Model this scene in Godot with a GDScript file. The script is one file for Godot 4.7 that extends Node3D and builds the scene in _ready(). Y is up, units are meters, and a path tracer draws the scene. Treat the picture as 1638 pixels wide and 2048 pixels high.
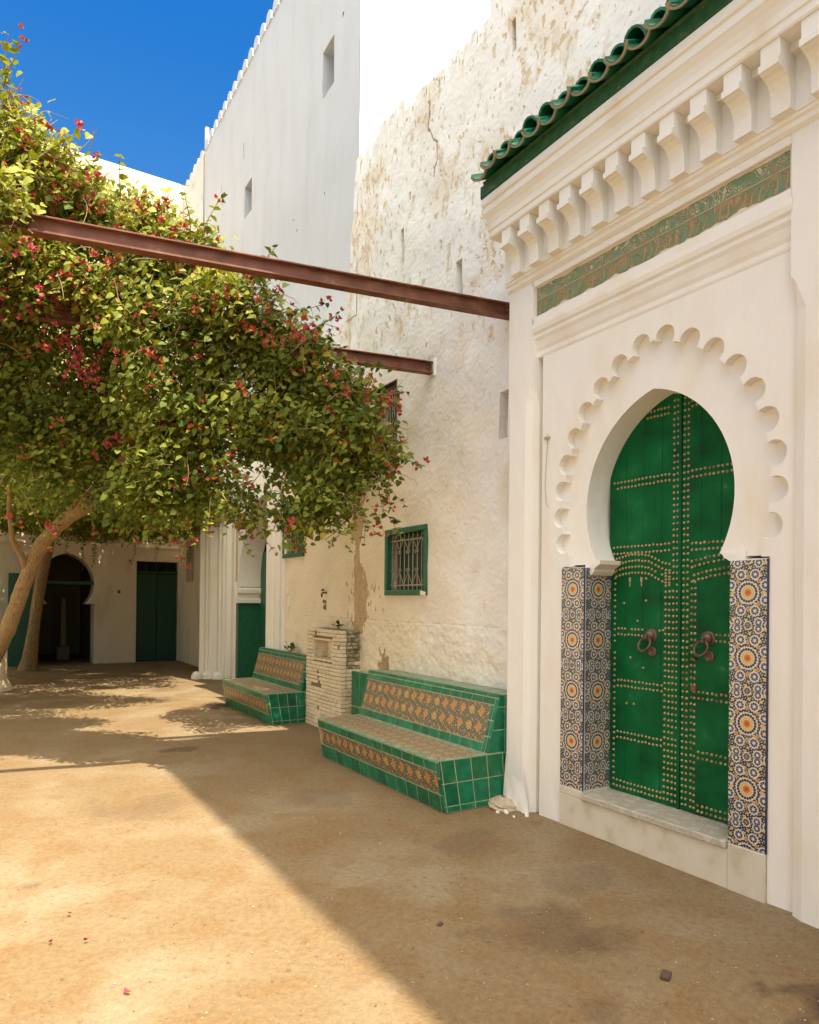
extends Node3D

# ---------------------------------------------------------------- shape builder
class Shape:
	var v := PackedVector3Array()
	var n := PackedVector3Array()
	var t := PackedVector2Array()
	var c := PackedColorArray()
	var ix := PackedInt32Array()
	var tint := Color(1, 1, 1)

	func point(p: Vector3, nn: Vector3, uv := Vector2.ZERO) -> int:
		v.append(p)
		n.append(nn)
		t.append(uv)
		c.append(tint)
		return v.size() - 1

	func tri(a: Vector3, b: Vector3, d: Vector3, hint := Vector3.ZERO, ua := Vector2.ZERO, ub := Vector2.ZERO, ud := Vector2.ZERO) -> void:
		var nn := (b - a).cross(d - a)
		if nn.length_squared() < 1e-16:
			return
		nn = nn.normalized()
		var flip := hint != Vector3.ZERO and nn.dot(hint) < 0.0
		if flip:
			nn = -nn
		var i := point(a, nn, ua)
		point(b, nn, ub)
		point(d, nn, ud)
		if flip:
			ix.append_array([i, i + 1, i + 2])
		else:
			ix.append_array([i, i + 2, i + 1])

	func quad(a: Vector3, b: Vector3, d: Vector3, e: Vector3, hint := Vector3.ZERO, uvs := []) -> void:
		var nn := (d - a).cross(e - b)
		if nn.length_squared() < 1e-16:
			return
		nn = nn.normalized()
		var flip := hint != Vector3.ZERO and nn.dot(hint) < 0.0
		if flip:
			nn = -nn
		var i := point(a, nn, uvs[0] if uvs else Vector2.ZERO)
		point(b, nn, uvs[1] if uvs else Vector2.ZERO)
		point(d, nn, uvs[2] if uvs else Vector2.ZERO)
		point(e, nn, uvs[3] if uvs else Vector2.ZERO)
		if flip:
			ix.append_array([i, i + 1, i + 2, i, i + 2, i + 3])
		else:
			ix.append_array([i, i + 2, i + 1, i, i + 3, i + 2])

	func box(at: Vector3, s: Vector3, bevel := 0.0, basis := Basis()) -> void:
		var h := s * 0.5
		var b := minf(bevel, minf(h.x, minf(h.y, h.z)) * 0.49)
		for ax in 3:
			var u := (ax + 1) % 3
			var w := (ax + 2) % 3
			for sg in [-1.0, 1.0]:
				var ps := []
				for k in [[-1, -1], [1, -1], [1, 1], [-1, 1]]:
					var p := Vector3.ZERO
					p[ax] = sg * h[ax]
					p[u] = k[0] * (h[u] - b)
					p[w] = k[1] * (h[w] - b)
					ps.append(at + basis * p)
				var hn := Vector3.ZERO
				hn[ax] = sg
				quad(ps[0], ps[1], ps[2], ps[3], basis * hn)
			if b > 0.0:
				for k in [[-1.0, -1.0], [1.0, -1.0], [1.0, 1.0], [-1.0, 1.0]]:
					var ps := []
					for e in [[-1, 0], [1, 0], [1, 1], [-1, 1]]:
						var p := Vector3.ZERO
						p[ax] = e[0] * (h[ax] - b)
						p[u] = k[0] * (h[u] - (b if e[1] else 0.0))
						p[w] = k[1] * (h[w] - (0.0 if e[1] else b))
						ps.append(at + basis * p)
					var hn := Vector3.ZERO
					hn[u] = k[0]
					hn[w] = k[1]
					quad(ps[0], ps[1], ps[2], ps[3], basis * hn)
		if b > 0.0:
			for sx in [-1.0, 1.0]:
				for sy in [-1.0, 1.0]:
					for sz in [-1.0, 1.0]:
						var q := Vector3(sx, sy, sz)
						var p0 := Vector3(sx * h.x, sy * (h.y - b), sz * (h.z - b))
						var p1 := Vector3(sx * (h.x - b), sy * h.y, sz * (h.z - b))
						var p2 := Vector3(sx * (h.x - b), sy * (h.y - b), sz * h.z)
						tri(at + basis * p0, at + basis * p1, at + basis * p2, basis * q)

	func span(a: Vector3, b: Vector3, bevel := 0.0) -> void:
		box((a + b) * 0.5, (b - a).abs(), bevel)

	# a smooth grid of points: rows x cols
	func grid(pts: Array, cols: int, closed := false, hint := Vector3.ZERO, uvs := []) -> void:
		var rows: int = pts.size() / cols
		var base := v.size()
		var acc := PackedVector3Array()
		acc.resize(pts.size())
		var q := PackedInt32Array()
		for r in rows - 1:
			for k in (cols if closed else cols - 1):
				var k2 := (k + 1) % cols
				q.append_array([r * cols + k, r * cols + k2, (r + 1) * cols + k2, (r + 1) * cols + k])
		for f in range(0, q.size(), 4):
			var nn: Vector3 = (pts[q[f + 2]] - pts[q[f]]).cross(pts[q[f + 3]] - pts[q[f + 1]])
			for j in 4:
				acc[q[f + j]] += nn
		var sgn := 1.0
		if hint != Vector3.ZERO:
			var sum := Vector3.ZERO
			for a in acc:
				sum += a
			if sum.dot(hint) < 0.0:
				sgn = -1.0
		for i in pts.size():
			point(pts[i], (acc[i] * sgn).normalized() if acc[i].length_squared() > 1e-20 else Vector3.UP, uvs[i] if uvs else Vector2.ZERO)
		for f in range(0, q.size(), 4):
			var a := base + q[f]
			var b := base + q[f + 1]
			var d := base + q[f + 2]
			var e := base + q[f + 3]
			if sgn > 0.0:
				ix.append_array([a, d, b, a, e, d])
			else:
				ix.append_array([a, b, d, a, d, e])

	func tube(path: Array, radii: Array, sides := 8, caps := true, lump := 0.0, seedv := 0) -> void:
		var pts := []
		var rg := RandomNumberGenerator.new()
		rg.seed = seedv
		var up := Vector3(0.31, 0.2, 0.93)
		for i in path.size():
			var d: Vector3 = (path[mini(i + 1, path.size() - 1)] - path[maxi(i - 1, 0)]).normalized()
			var x := up.cross(d).normalized()
			var y := d.cross(x)
			up = x.cross(d) * -1.0 if false else up
			for k in sides:
				var a := TAU * k / sides
				var r: float = radii[i] * (1.0 + lump * rg.randf_range(-1, 1))
				pts.append(path[i] + (x * cos(a) + y * sin(a)) * r)
		var mid: Vector3 = path[0]
		var s0 := v.size()
		grid(pts, sides, true)
		# orient outward
		var p0: Vector3 = pts[0]
		if n[s0].dot(p0 - mid) < 0.0:
			for i in range(s0, v.size()):
				n[i] = -n[i]
			var k := ix.size() - (path.size() - 1) * sides * 6
			while k < ix.size():
				var sw := ix[k + 1]
				ix[k + 1] = ix[k + 2]
				ix[k + 2] = sw
				k += 3
		if caps:
			for e in [0, path.size() - 1]:
				var o: Vector3 = path[e]
				var away: Vector3 = (path[e] - path[1 if e == 0 else e - 1])
				for k in sides:
					tri(o, pts[e * sides + k], pts[e * sides + (k + 1) % sides], away)

	# lathe about the y axis: profile of (radius, height)
	func lathe(at: Vector3, prof: Array, sides := 12, basis := Basis()) -> void:
		for i in prof.size() - 1:
			for k in sides:
				var a0 := TAU * k / sides
				var a1 := TAU * (k + 1) / sides
				var f := func(p: Vector2, a: float) -> Vector3: return at + basis * Vector3(p.x * cos(a), p.y, p.x * sin(a))
				var mid := (a0 + a1) * 0.5
				var e: Vector2 = prof[i + 1] - prof[i]
				quad(f.call(prof[i], a0), f.call(prof[i], a1), f.call(prof[i + 1], a1), f.call(prof[i + 1], a0), basis * Vector3(cos(mid) * e.y, -e.x, sin(mid) * e.y))

	# profile of (x, y) swept along z
	func sweep_z(prof: Array, z0: float, z1: float, closed := true) -> void:
		var poly := PackedVector2Array(prof)
		var area := 0.0
		for i in poly.size():
			area += poly[i].cross(poly[(i + 1) % poly.size()])
		for i in (poly.size() if closed else poly.size() - 1):
			var a := poly[i]
			var b := poly[(i + 1) % poly.size()]
			var e := b - a
			var nn := Vector3(e.y, -e.x, 0) * signf(area)
			quad(Vector3(a.x, a.y, z0), Vector3(b.x, b.y, z0), Vector3(b.x, b.y, z1), Vector3(a.x, a.y, z1), nn)
		if closed:
			var tr := Geometry2D.triangulate_polygon(poly)
			for k in range(0, tr.size(), 3):
				for zz in [z0, z1]:
					tri(Vector3(poly[tr[k]].x, poly[tr[k]].y, zz), Vector3(poly[tr[k + 1]].x, poly[tr[k + 1]].y, zz), Vector3(poly[tr[k + 2]].x, poly[tr[k + 2]].y, zz), Vector3(0, 0, 1 if zz == maxf(z0, z1) else -1))

	# polygon of (z, y) as a slab between two x
	func slab_x(poly_in: Array, x_front: float, x_back: float, open_y := -99.0) -> void:
		var poly := PackedVector2Array(poly_in)
		var area := 0.0
		for i in poly.size():
			area += poly[i].cross(poly[(i + 1) % poly.size()])
		var tr := Geometry2D.triangulate_polygon(poly)
		for k in range(0, tr.size(), 3):
			var a := poly[tr[k]]
			var b := poly[tr[k + 1]]
			var d := poly[tr[k + 2]]
			tri(Vector3(x_front, a.y, a.x), Vector3(x_front, b.y, b.x), Vector3(x_front, d.y, d.x), Vector3(signf(x_front - x_back), 0, 0))
			tri(Vector3(x_back, a.y, a.x), Vector3(x_back, b.y, b.x), Vector3(x_back, d.y, d.x), Vector3(signf(x_back - x_front), 0, 0))
		for i in poly.size():
			var a := poly[i]
			var b := poly[(i + 1) % poly.size()]
			var e := b - a
			if absf(a.y - open_y) < 1e-4 and absf(b.y - open_y) < 1e-4:
				continue
			var nn := Vector3(0, -e.x, e.y) * signf(area)
			quad(Vector3(x_front, a.y, a.x), Vector3(x_front, b.y, b.x), Vector3(x_back, b.y, b.x), Vector3(x_back, a.y, a.x), nn)

	func done() -> ArrayMesh:
		var a := []
		a.resize(Mesh.ARRAY_MAX)
		a[Mesh.ARRAY_VERTEX] = v
		a[Mesh.ARRAY_NORMAL] = n
		a[Mesh.ARRAY_TEX_UV] = t
		a[Mesh.ARRAY_COLOR] = c
		a[Mesh.ARRAY_INDEX] = ix
		var m := ArrayMesh.new()
		m.add_surface_from_arrays(Mesh.PRIMITIVE_TRIANGLES, a)
		return m


# ---------------------------------------------------------------- nodes
func lin(r: float, g: float, b: float) -> Color:
	return Color(r, g, b).linear_to_srgb()

func world_of(o: Node3D) -> Vector3:
	var p := Vector3.ZERO
	while o != self and o != null:
		p += o.position
		o = o.get_parent() as Node3D
	return p

func thing(called: String, label: String, category: String, at := Vector3.ZERO, group := "", kind := "") -> Node3D:
	var o := Node3D.new()
	o.name = called
	add_child(o, true)
	o.position = at
	tag(o, label, category, group, kind)
	return o

func tag(o: Node, label: String, category := "", group := "", kind := "") -> void:
	o.set_meta("label", label)
	if category:
		o.set_meta("category", category)
	if group:
		o.set_meta("group", group)
	if kind:
		o.set_meta("kind", kind)

# a part: its shape is given in world coordinates about the point `at`
func part(called: String, shape: Variant, m: Material, parent: Node3D, at := Vector3.ZERO, basis := Basis()) -> MeshInstance3D:
	var o := MeshInstance3D.new()
	o.name = called
	o.mesh = shape.done() if shape is Shape else shape
	o.material_override = null
	o.set_surface_override_material(0, m)
	parent.add_child(o, true)
	o.transform = Transform3D(basis, at - (world_of(parent) if parent != self else Vector3.ZERO))
	return o

# ---------------------------------------------------------------- pictures
func noise_bytes(seedv: int, freq: float, w: int, h: int, kind := FastNoiseLite.TYPE_SIMPLEX_SMOOTH, octaves := 4, stretch := 1.0) -> PackedByteArray:
	var f := FastNoiseLite.new()
	f.noise_type = kind
	f.seed = seedv
	f.frequency = freq
	f.fractal_octaves = octaves
	var im: Image
	if stretch != 1.0:
		im = f.get_image(w, maxi(8, int(h / stretch)), false, false, true)
		im.resize(w, h, Image.INTERPOLATE_CUBIC)
	else:
		im = f.get_image(w, h, false, false, true)
	return im.get_data()

func tex(bytes: PackedByteArray, w: int, h: int, f := Image.FORMAT_RGB8) -> ImageTexture:
	return ImageTexture.create_from_image(Image.create_from_data(w, h, false, f, bytes))

func ramp_noise(seedv: int, freq: float, stops: Array, size := 512, octaves := 5, kind := FastNoiseLite.TYPE_SIMPLEX_SMOOTH) -> ImageTexture:
	# seamless noise through a ramp of [at, linear colour]
	var f := FastNoiseLite.new()
	f.noise_type = kind
	f.seed = seedv
	f.frequency = freq
	f.fractal_octaves = octaves
	var src := f.get_seamless_image(size, size, false, false, 0.15, true).get_data()
	var lut := PackedByteArray()
	for i in 256:
		var x := i / 255.0
		var col: Color = stops[0][1]
		for k in stops.size() - 1:
			if x >= stops[k][0]:
				col = stops[k][1].lerp(stops[k + 1][1], clampf((x - stops[k][0]) / (stops[k + 1][0] - stops[k][0]), 0, 1))
		col = col.linear_to_srgb()
		lut.append_array([int(clampf(col.r, 0, 1) * 255), int(clampf(col.g, 0, 1) * 255), int(clampf(col.b, 0, 1) * 255)])
	var out := PackedByteArray()
	out.resize(size * size * 3)
	for i in size * size:
		var s := src[i] * 3
		out[i * 3] = lut[s]
		out[i * 3 + 1] = lut[s + 1]
		out[i * 3 + 2] = lut[s + 2]
	return tex(out, size, size)

func grey_noise(seedv: int, freq: float, size := 512, octaves := 5, kind := FastNoiseLite.TYPE_SIMPLEX_SMOOTH) -> ImageTexture:
	var f := FastNoiseLite.new()
	f.noise_type = kind
	f.seed = seedv
	f.frequency = freq
	f.fractal_octaves = octaves
	return ImageTexture.create_from_image(f.get_seamless_image(size, size, false, false, 0.15, true))

func mat(col: Color, rough := 0.8, metal := 0.0) -> StandardMaterial3D:
	var m := StandardMaterial3D.new()
	m.albedo_color = col.linear_to_srgb()
	m.roughness = rough
	m.metallic = metal
	return m

func world_tex(m: StandardMaterial3D, albedo: Texture2D, per_metre: float, height: Texture2D = null, cm := 0.3) -> StandardMaterial3D:
	if albedo:
		m.albedo_texture = albedo
	m.uv1_triplanar = true
	m.uv1_world_triplanar = true
	m.uv1_scale = Vector3.ONE * per_metre
	if height:
		m.heightmap_enabled = true
		m.heightmap_texture = height
		m.heightmap_scale = cm
	return m

var M := {}
var rng := RandomNumberGenerator.new()

# ---------------------------------------------------------------- materials
func white_plaster(seedv: int, base: Color, stain: Color, cm := 0.4) -> StandardMaterial3D:
	var m := mat(Color(1, 1, 1), 0.88)
	world_tex(m, ramp_noise(seedv, 0.006, [[0.0, stain], [0.22, base.lerp(stain, 0.35)], [0.42, base], [1.0, base * 1.03]]), 0.45, grey_noise(seedv + 7, 0.02), cm)
	return m

func make_materials() -> void:
	M.portal = white_plaster(11, Color(0.83, 0.80, 0.735), Color(0.79, 0.72, 0.58), 0.5)
	M.portal.uv1_scale = Vector3(0.6, 0.26, 0.6)
	M.portal_trim = white_plaster(12, Color(0.83, 0.80, 0.735), Color(0.74, 0.62, 0.44), 0.3)
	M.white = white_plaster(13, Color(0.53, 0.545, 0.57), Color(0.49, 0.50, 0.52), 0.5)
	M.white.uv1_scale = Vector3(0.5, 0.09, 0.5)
	M.worn_white = white_plaster(18, Color(0.66, 0.64, 0.60), Color(0.46, 0.45, 0.43), 0.6)
	M.west = white_plaster(17, Color(0.80, 0.76, 0.68), Color(0.72, 0.66, 0.55), 0.5)
	M.old_white = white_plaster(14, Color(0.80, 0.675, 0.47), Color(0.55, 0.44, 0.29), 0.7)
	M.old_white.uv1_scale = Vector3(0.5, 0.16, 0.5)
	M.cream = white_plaster(15, Color(0.82, 0.72, 0.55), Color(0.70, 0.58, 0.40), 0.6)
	M.marble = mat(Color(1, 1, 1), 0.35)
	world_tex(M.marble, ramp_noise(21, 0.012, [[0.0, Color(0.36, 0.32, 0.25)], [0.4, Color(0.52, 0.47, 0.38)], [0.5, Color(0.38, 0.34, 0.27)], [0.6, Color(0.54, 0.49, 0.40)], [1.0, Color(0.60, 0.55, 0.45)]]), 1.6)
	M.plinth = mat(Color(1, 1, 1), 0.5)
	world_tex(M.plinth, ramp_noise(22, 0.01, [[0.0, Color(0.52, 0.44, 0.31)], [0.4, Color(0.64, 0.58, 0.46)], [1.0, Color(0.68, 0.63, 0.52)]]), 0.9)
	var dust := Color(0.45, 0.40, 0.28)
	for k in 4:
		var g: Color = [Color(0.006, 0.150, 0.070), Color(0.005, 0.120, 0.058), Color(0.008, 0.175, 0.085), Color(0.010, 0.135, 0.055)][k]
		var m := mat(Color(1, 1, 1), 0.3)
		m.metallic_specular = 0.35
		world_tex(m, ramp_noise(30 + k, 0.012, [[0.0, g * 0.75], [0.45, g], [0.8, g * 1.25], [1.0, g.lerp(dust, 0.25)]], 256), 2.3, grey_noise(44, 0.012, 256, 3), 0.25)
		m.clearcoat_enabled = true
		m.clearcoat = 0.18
		m.clearcoat_roughness = 0.15
		M["glaze%d" % k] = m
	var gd := Color(0.02, 0.17, 0.09)
	M.dusty = mat(Color(1, 1, 1), 0.5)
	world_tex(M.dusty, ramp_noise(36, 0.02, [[0.0, gd], [0.4, gd.lerp(dust, 0.3)], [0.7, gd.lerp(dust, 0.55)], [1.0, dust]], 256), 2.0)
	M.grout = mat(Color(1, 1, 1), 0.9)
	world_tex(M.grout, ramp_noise(37, 0.03, [[0.0, Color(0.24, 0.26, 0.14)], [0.5, Color(0.36, 0.37, 0.22)], [1.0, Color(0.48, 0.47, 0.30)]], 256), 2.0)
	M.door = mat(Color(1, 1, 1), 0.5)
	M.door.metallic_specular = 0.22
	world_tex(M.door, ramp_noise(38, 0.006, [[0.0, Color(0.010, 0.040, 0.015)], [0.14, Color(0.004, 0.070, 0.022)], [0.4, Color(0.004, 0.095, 0.028)], [0.72, Color(0.005, 0.115, 0.033)], [0.90, Color(0.010, 0.135, 0.045)], [0.97, Color(0.03, 0.15, 0.06)], [1.0, Color(0.12, 0.19, 0.10)]]), 0.9, grey_noise(39, 0.01, 256), 0.15)
	M.door_dark = mat(Color(0.004, 0.055, 0.024), 0.5)
	M.green_paint = mat(Color(1, 1, 1), 0.45)
	world_tex(M.green_paint, ramp_noise(40, 0.02, [[0.0, Color(0.01, 0.09, 0.045)], [0.6, Color(0.015, 0.12, 0.06)], [1.0, Color(0.05, 0.13, 0.07)]], 256), 2.0)
	M.brass = mat(Color(0.46, 0.31, 0.17), 0.45, 0.6)
	M.iron = mat(Color(1, 1, 1), 0.55, 0.5)
	world_tex(M.iron, ramp_noise(41, 0.03, [[0.0, Color(0.10, 0.05, 0.03)], [0.5, Color(0.16, 0.10, 0.07)], [1.0, Color(0.26, 0.17, 0.11)]], 128), 5.0)
	M.grille = mat(Color(0.36, 0.30, 0.22), 0.55, 0.3)
	M.dark = mat(Color(0.012, 0.012, 0.012), 0.9)  # near-black that stands in for unlit hollows
	M.beam = mat(Color(1, 1, 1), 0.6)
	world_tex(M.beam, ramp_noise(42, 0.012, [[0.0, Color(0.07, 0.022, 0.014)], [0.3, Color(0.135, 0.042, 0.020)], [0.6, Color(0.180, 0.058, 0.026)], [0.82, Color(0.20, 0.085, 0.05)], [1.0, Color(0.32, 0.18, 0.12)]]), 0.8)
	M.tile_roof = []
	for k in 4:
		var g: Color = [Color(0.01, 0.15, 0.075), Color(0.012, 0.19, 0.10), Color(0.008, 0.12, 0.06), Color(0.02, 0.17, 0.08)][k]
		var m := mat(Color(1, 1, 1), 0.45)
		world_tex(m, ramp_noise(50 + k, 0.02, [[0.0, Color(0.10, 0.09, 0.05)], [0.22, g * 0.6], [0.5, g], [1.0, g * 1.4]], 256), 1.7)
		M.tile_roof.append(m)
	M.tile_rim = mat(Color(0.30, 0.24, 0.14), 0.8)
	M.fascia = mat(Color(1, 1, 1), 0.6)
	world_tex(M.fascia, ramp_noise(55, 0.02, [[0.0, Color(0.008, 0.05, 0.015)], [0.6, Color(0.015, 0.085, 0.025)], [0.85, Color(0.04, 0.10, 0.03)], [1.0, Color(0.25, 0.22, 0.12)]]), 1.2)
	M.brick = []
	for k in 4:
		var b: Color = [Color(0.80, 0.69, 0.48), Color(0.83, 0.73, 0.53), Color(0.74, 0.62, 0.42), Color(0.79, 0.69, 0.50)][k]
		var m := mat(Color(1, 1, 1), 0.85)
		world_tex(m, ramp_noise(60 + k, 0.02, [[0.0, b * 0.6], [0.3, b * 0.9], [1.0, b * 1.05]], 256), 2.0, grey_noise(65, 0.04, 256), 0.3)
		M.brick.append(m)
	M.brick_moss = mat(Color(1, 1, 1), 0.9)
	world_tex(M.brick_moss, ramp_noise(66, 0.02, [[0.0, Color(0.10, 0.09, 0.05)], [0.45, Color(0.22, 0.20, 0.10)], [0.7, Color(0.45, 0.42, 0.32)], [1.0, Color(0.55, 0.52, 0.44)]], 256), 2.2, grey_noise(65, 0.04, 256), 0.4)
	M.mortar = mat(Color(0.24, 0.18, 0.10), 0.95)
	M.bark = mat(Color(1, 1, 1), 0.9)
	world_tex(M.bark, ramp_noise(70, 0.02, [[0.0, Color(0.13, 0.075, 0.03)], [0.3, Color(0.32, 0.20, 0.085)], [0.75, Color(0.44, 0.29, 0.13)], [1.0, Color(0.58, 0.44, 0.25)]]), 1.4, grey_noise(71, 0.03), 1.6)
	M.bark.uv1_scale = Vector3(2.2, 0.9, 2.2)
	M.twig = mat(Color(0.30, 0.21, 0.11), 0.9)
	M.stone = mat(Color(1, 1, 1), 0.9)
	world_tex(M.stone, ramp_noise(72, 0.03, [[0.0, Color(0.30, 0.23, 0.14)], [0.5, Color(0.46, 0.38, 0.26)], [1.0, Color(0.58, 0.52, 0.40)]], 256), 3.0, grey_noise(65, 0.04, 256), 0.8)
	M.leaf = mat(Color(1, 1, 1), 0.5)
	M.leaf.vertex_color_use_as_albedo = true
	M.leaf.backlight_enabled = true
	M.leaf.backlight = Color(0.8, 0.8, 0.35)
	M.leaf.metallic_specular = 0.3
	M.petal = mat(Color(1, 1, 1), 0.6)
	M.petal.vertex_color_use_as_albedo = true
	M.petal.backlight_enabled = true
	M.petal.backlight = Color(0.6, 0.45, 0.45)
	M.zellij = zellij_material()
	M.mosaic = mosaic_material(false)
	M.mosaic_worn = mosaic_material(true)
	M.frieze = frieze_material()
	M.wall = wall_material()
	M.ground = ground_material()


# star medallion tilework, one repeat 0.25 m wide and 0.36 m tall
func zellij_material() -> StandardMaterial3D:
	var w := 280
	var h := 403
	var px := 0.36 / h
	var cream := Color(0.64, 0.59, 0.48)
	var navy := Color(0.012, 0.015, 0.055)
	var blue := Color(0.022, 0.032, 0.115)
	var yellow := Color(0.62, 0.40, 0.06)
	var orange := Color(0.56, 0.20, 0.03)
	var red := Color(0.50, 0.05, 0.015)
	var green := Color(0.05, 0.09, 0.06)
	var nz := noise_bytes(80, 0.06, w, h)
	var out := PackedByteArray()
	out.resize(w * h * 3)
	var hs := PackedByteArray()
	hs.resize(w * h)
	var flowers := []
	for k in 8:
		var a := TAU * (k + 0.5) / 8
		flowers.append([Vector2(cos(a), sin(a)) * 0.108, 0.030, 0])
		var a2 := TAU * k / 8
		flowers.append([Vector2(cos(a2), sin(a2)) * 0.088, 0.011, 1])
	for sx in [-1, 1]:
		flowers.append([Vector2(sx * 0.125, 0.18), 0.030, 0])
		flowers.append([Vector2(sx * 0.125, -0.18), 0.030, 0])
	flowers.append([Vector2(0, 0.18), 0.024, 2])
	flowers.append([Vector2(0, -0.18), 0.024, 2])
	for q in [[-1, -1], [1, -1], [1, 1], [-1, 1]]:
		flowers.append([Vector2(q[0] * 0.062, q[1] * 0.163), 0.026, 0])
	for j in h:
		for i in w:
			var p := Vector2((i + 0.5 - w * 0.5) * px, (h * 0.5 - j - 0.5) * px)
			var r := p.length() * 1.16
			var th := fposmod(p.angle(), TAU)
			var col := cream
			var raised := true
			if r < 0.013:
				col = red
			elif r < 0.026:
				col = orange
			elif r < 0.0285:
				col = cream
				raised = false
			elif r < 0.042:
				var f := fposmod(th * 16 / TAU, 1.0)
				col = yellow if f < 0.5 else Color(0.62, 0.42, 0.18)
			elif r < 0.047:
				col = cream
			elif r < 0.066:
				var f := absf(fposmod(th * 20 / TAU, 1.0) - 0.5)
				var e := absf((r - 0.0565) / 0.0095)
				if f < 0.43 * sqrt(maxf(0.0, 1.0 - e * e)) + 0.05:
					col = navy
			elif r < 0.074:
				col = cream
			else:
				var hit := false
				for fl in flowers:
					var q: Vector2 = p - fl[0]
					var d := q.length() / float(fl[1])
					if d < 1.0:
						hit = true
						var qa := fposmod(q.angle() + 0.2, TAU)
						if fl[2] == 1:
							var star := 0.62 + 0.38 * absf(cos(qa * 2.5))
							col = (yellow if absf(fl[0].x) > 0.08 else orange) if d < star else cream
						elif d < 0.30:
							col = cream if fl[2] == 0 else orange
						elif d < 0.74:
							var f := absf(fposmod(qa * 8 / TAU, 1.0) - 0.5)
							col = (blue if fl[2] == 0 else navy) if f < 0.43 else cream
						break
				if not hit:
					# small pieces between the rosettes
					var u := p.x / 0.0150 + 0.35 * sin(p.y * 120.0)
					var v2 := p.y / 0.0150 + 0.35 * sin(p.x * 120.0)
					var a := absf(fposmod(u, 1.0) - 0.5)
					var b := absf(fposmod(v2, 1.0) - 0.5)
					if a + b < 0.72:
						var id := int(floor(u)) * 7 + int(floor(v2)) * 13
						var pick := absi(id * 2654435) % 11
						col = navy if pick < 6 else (blue if pick < 8 else (green if pick < 10 else yellow))
			var k := j * w + i
			var sh := 0.86 + nz[k] / 255.0 * 0.28
			var c2 := Color(col.r * sh, col.g * sh, col.b * sh).linear_to_srgb()
			out[k * 3] = int(clampf(c2.r, 0, 1) * 255)
			out[k * 3 + 1] = int(clampf(c2.g, 0, 1) * 255)
			out[k * 3 + 2] = int(clampf(c2.b, 0, 1) * 255)
	var m := mat(Color(1, 1, 1), 0.3)
	m.albedo_texture = tex(out, w, h)
	m.clearcoat_enabled = true
	m.clearcoat = 0.35
	m.clearcoat_roughness = 0.25
	return m


# orange stars in a field of small dark diamonds, one repeat 0.13 m square
func mosaic_material(worn: bool) -> StandardMaterial3D:
	var w := 512
	var h := 128
	var px := 0.13 / 128.0
	var cream := Color(0.52, 0.42, 0.24)
	var black := Color(0.018, 0.028, 0.026)
	var green := Color(0.012, 0.060, 0.042)
	var orange := Color(0.52, 0.17, 0.022)
	var yellow := Color(0.52, 0.28, 0.04)
	var nz := noise_bytes(85, 0.03, w, h)
	var out := PackedByteArray()
	out.resize(w * h * 3)
	for j in h:
		for i in w:
			var cell := i / 128
			var p := Vector2(((i % 128) + 0.5 - 64) * px, (64 - j - 0.5) * px)
			var r := p.length()
			var th := p.angle()
			var star := 0.018 + 0.021 * pow(absf(cos(th * 4)), 1.3)
			var col := cream
			var sc := orange if cell != 2 else yellow
			if r < 0.006:
				col = yellow if sc == orange else orange
			elif r < star - 0.002:
				var f := absf(fposmod(th * 8 / TAU, 1.0) - 0.5)
				col = sc if f < 0.44 else sc.lerp(cream, 0.5)
			elif r < star + 0.003:
				col = cream
			else:
				var u := (p.x + p.y) / 0.0230
				var v2 := (p.x - p.y) / 0.0230
				var a := absf(fposmod(u, 1.0) - 0.5)
				var b := absf(fposmod(v2, 1.0) - 0.5)
				if maxf(a, b) < 0.43:
					var id := int(floor(u)) * 5 + int(floor(v2)) * 11 + cell * 3
					var pick := absi(id * 7919) % 9
					col = black if pick < 6 else (green if pick < 8 else orange)
			var k := j * w + i
			var sh := 0.8 + nz[k] / 255.0 * 0.4
			if worn:
				col = col.lerp(Color(0.30, 0.24, 0.15), 0.45)
			var c2 := Color(col.r * sh, col.g * sh, col.b * sh).linear_to_srgb()
			out[k * 3] = int(clampf(c2.r, 0, 1) * 255)
			out[k * 3 + 1] = int(clampf(c2.g, 0, 1) * 255)
			out[k * 3 + 2] = int(clampf(c2.b, 0, 1) * 255)
	var m := mat(Color(1, 1, 1), 0.55 if worn else 0.35)
	m.albedo_texture = tex(out, w, h)
	return m


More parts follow.
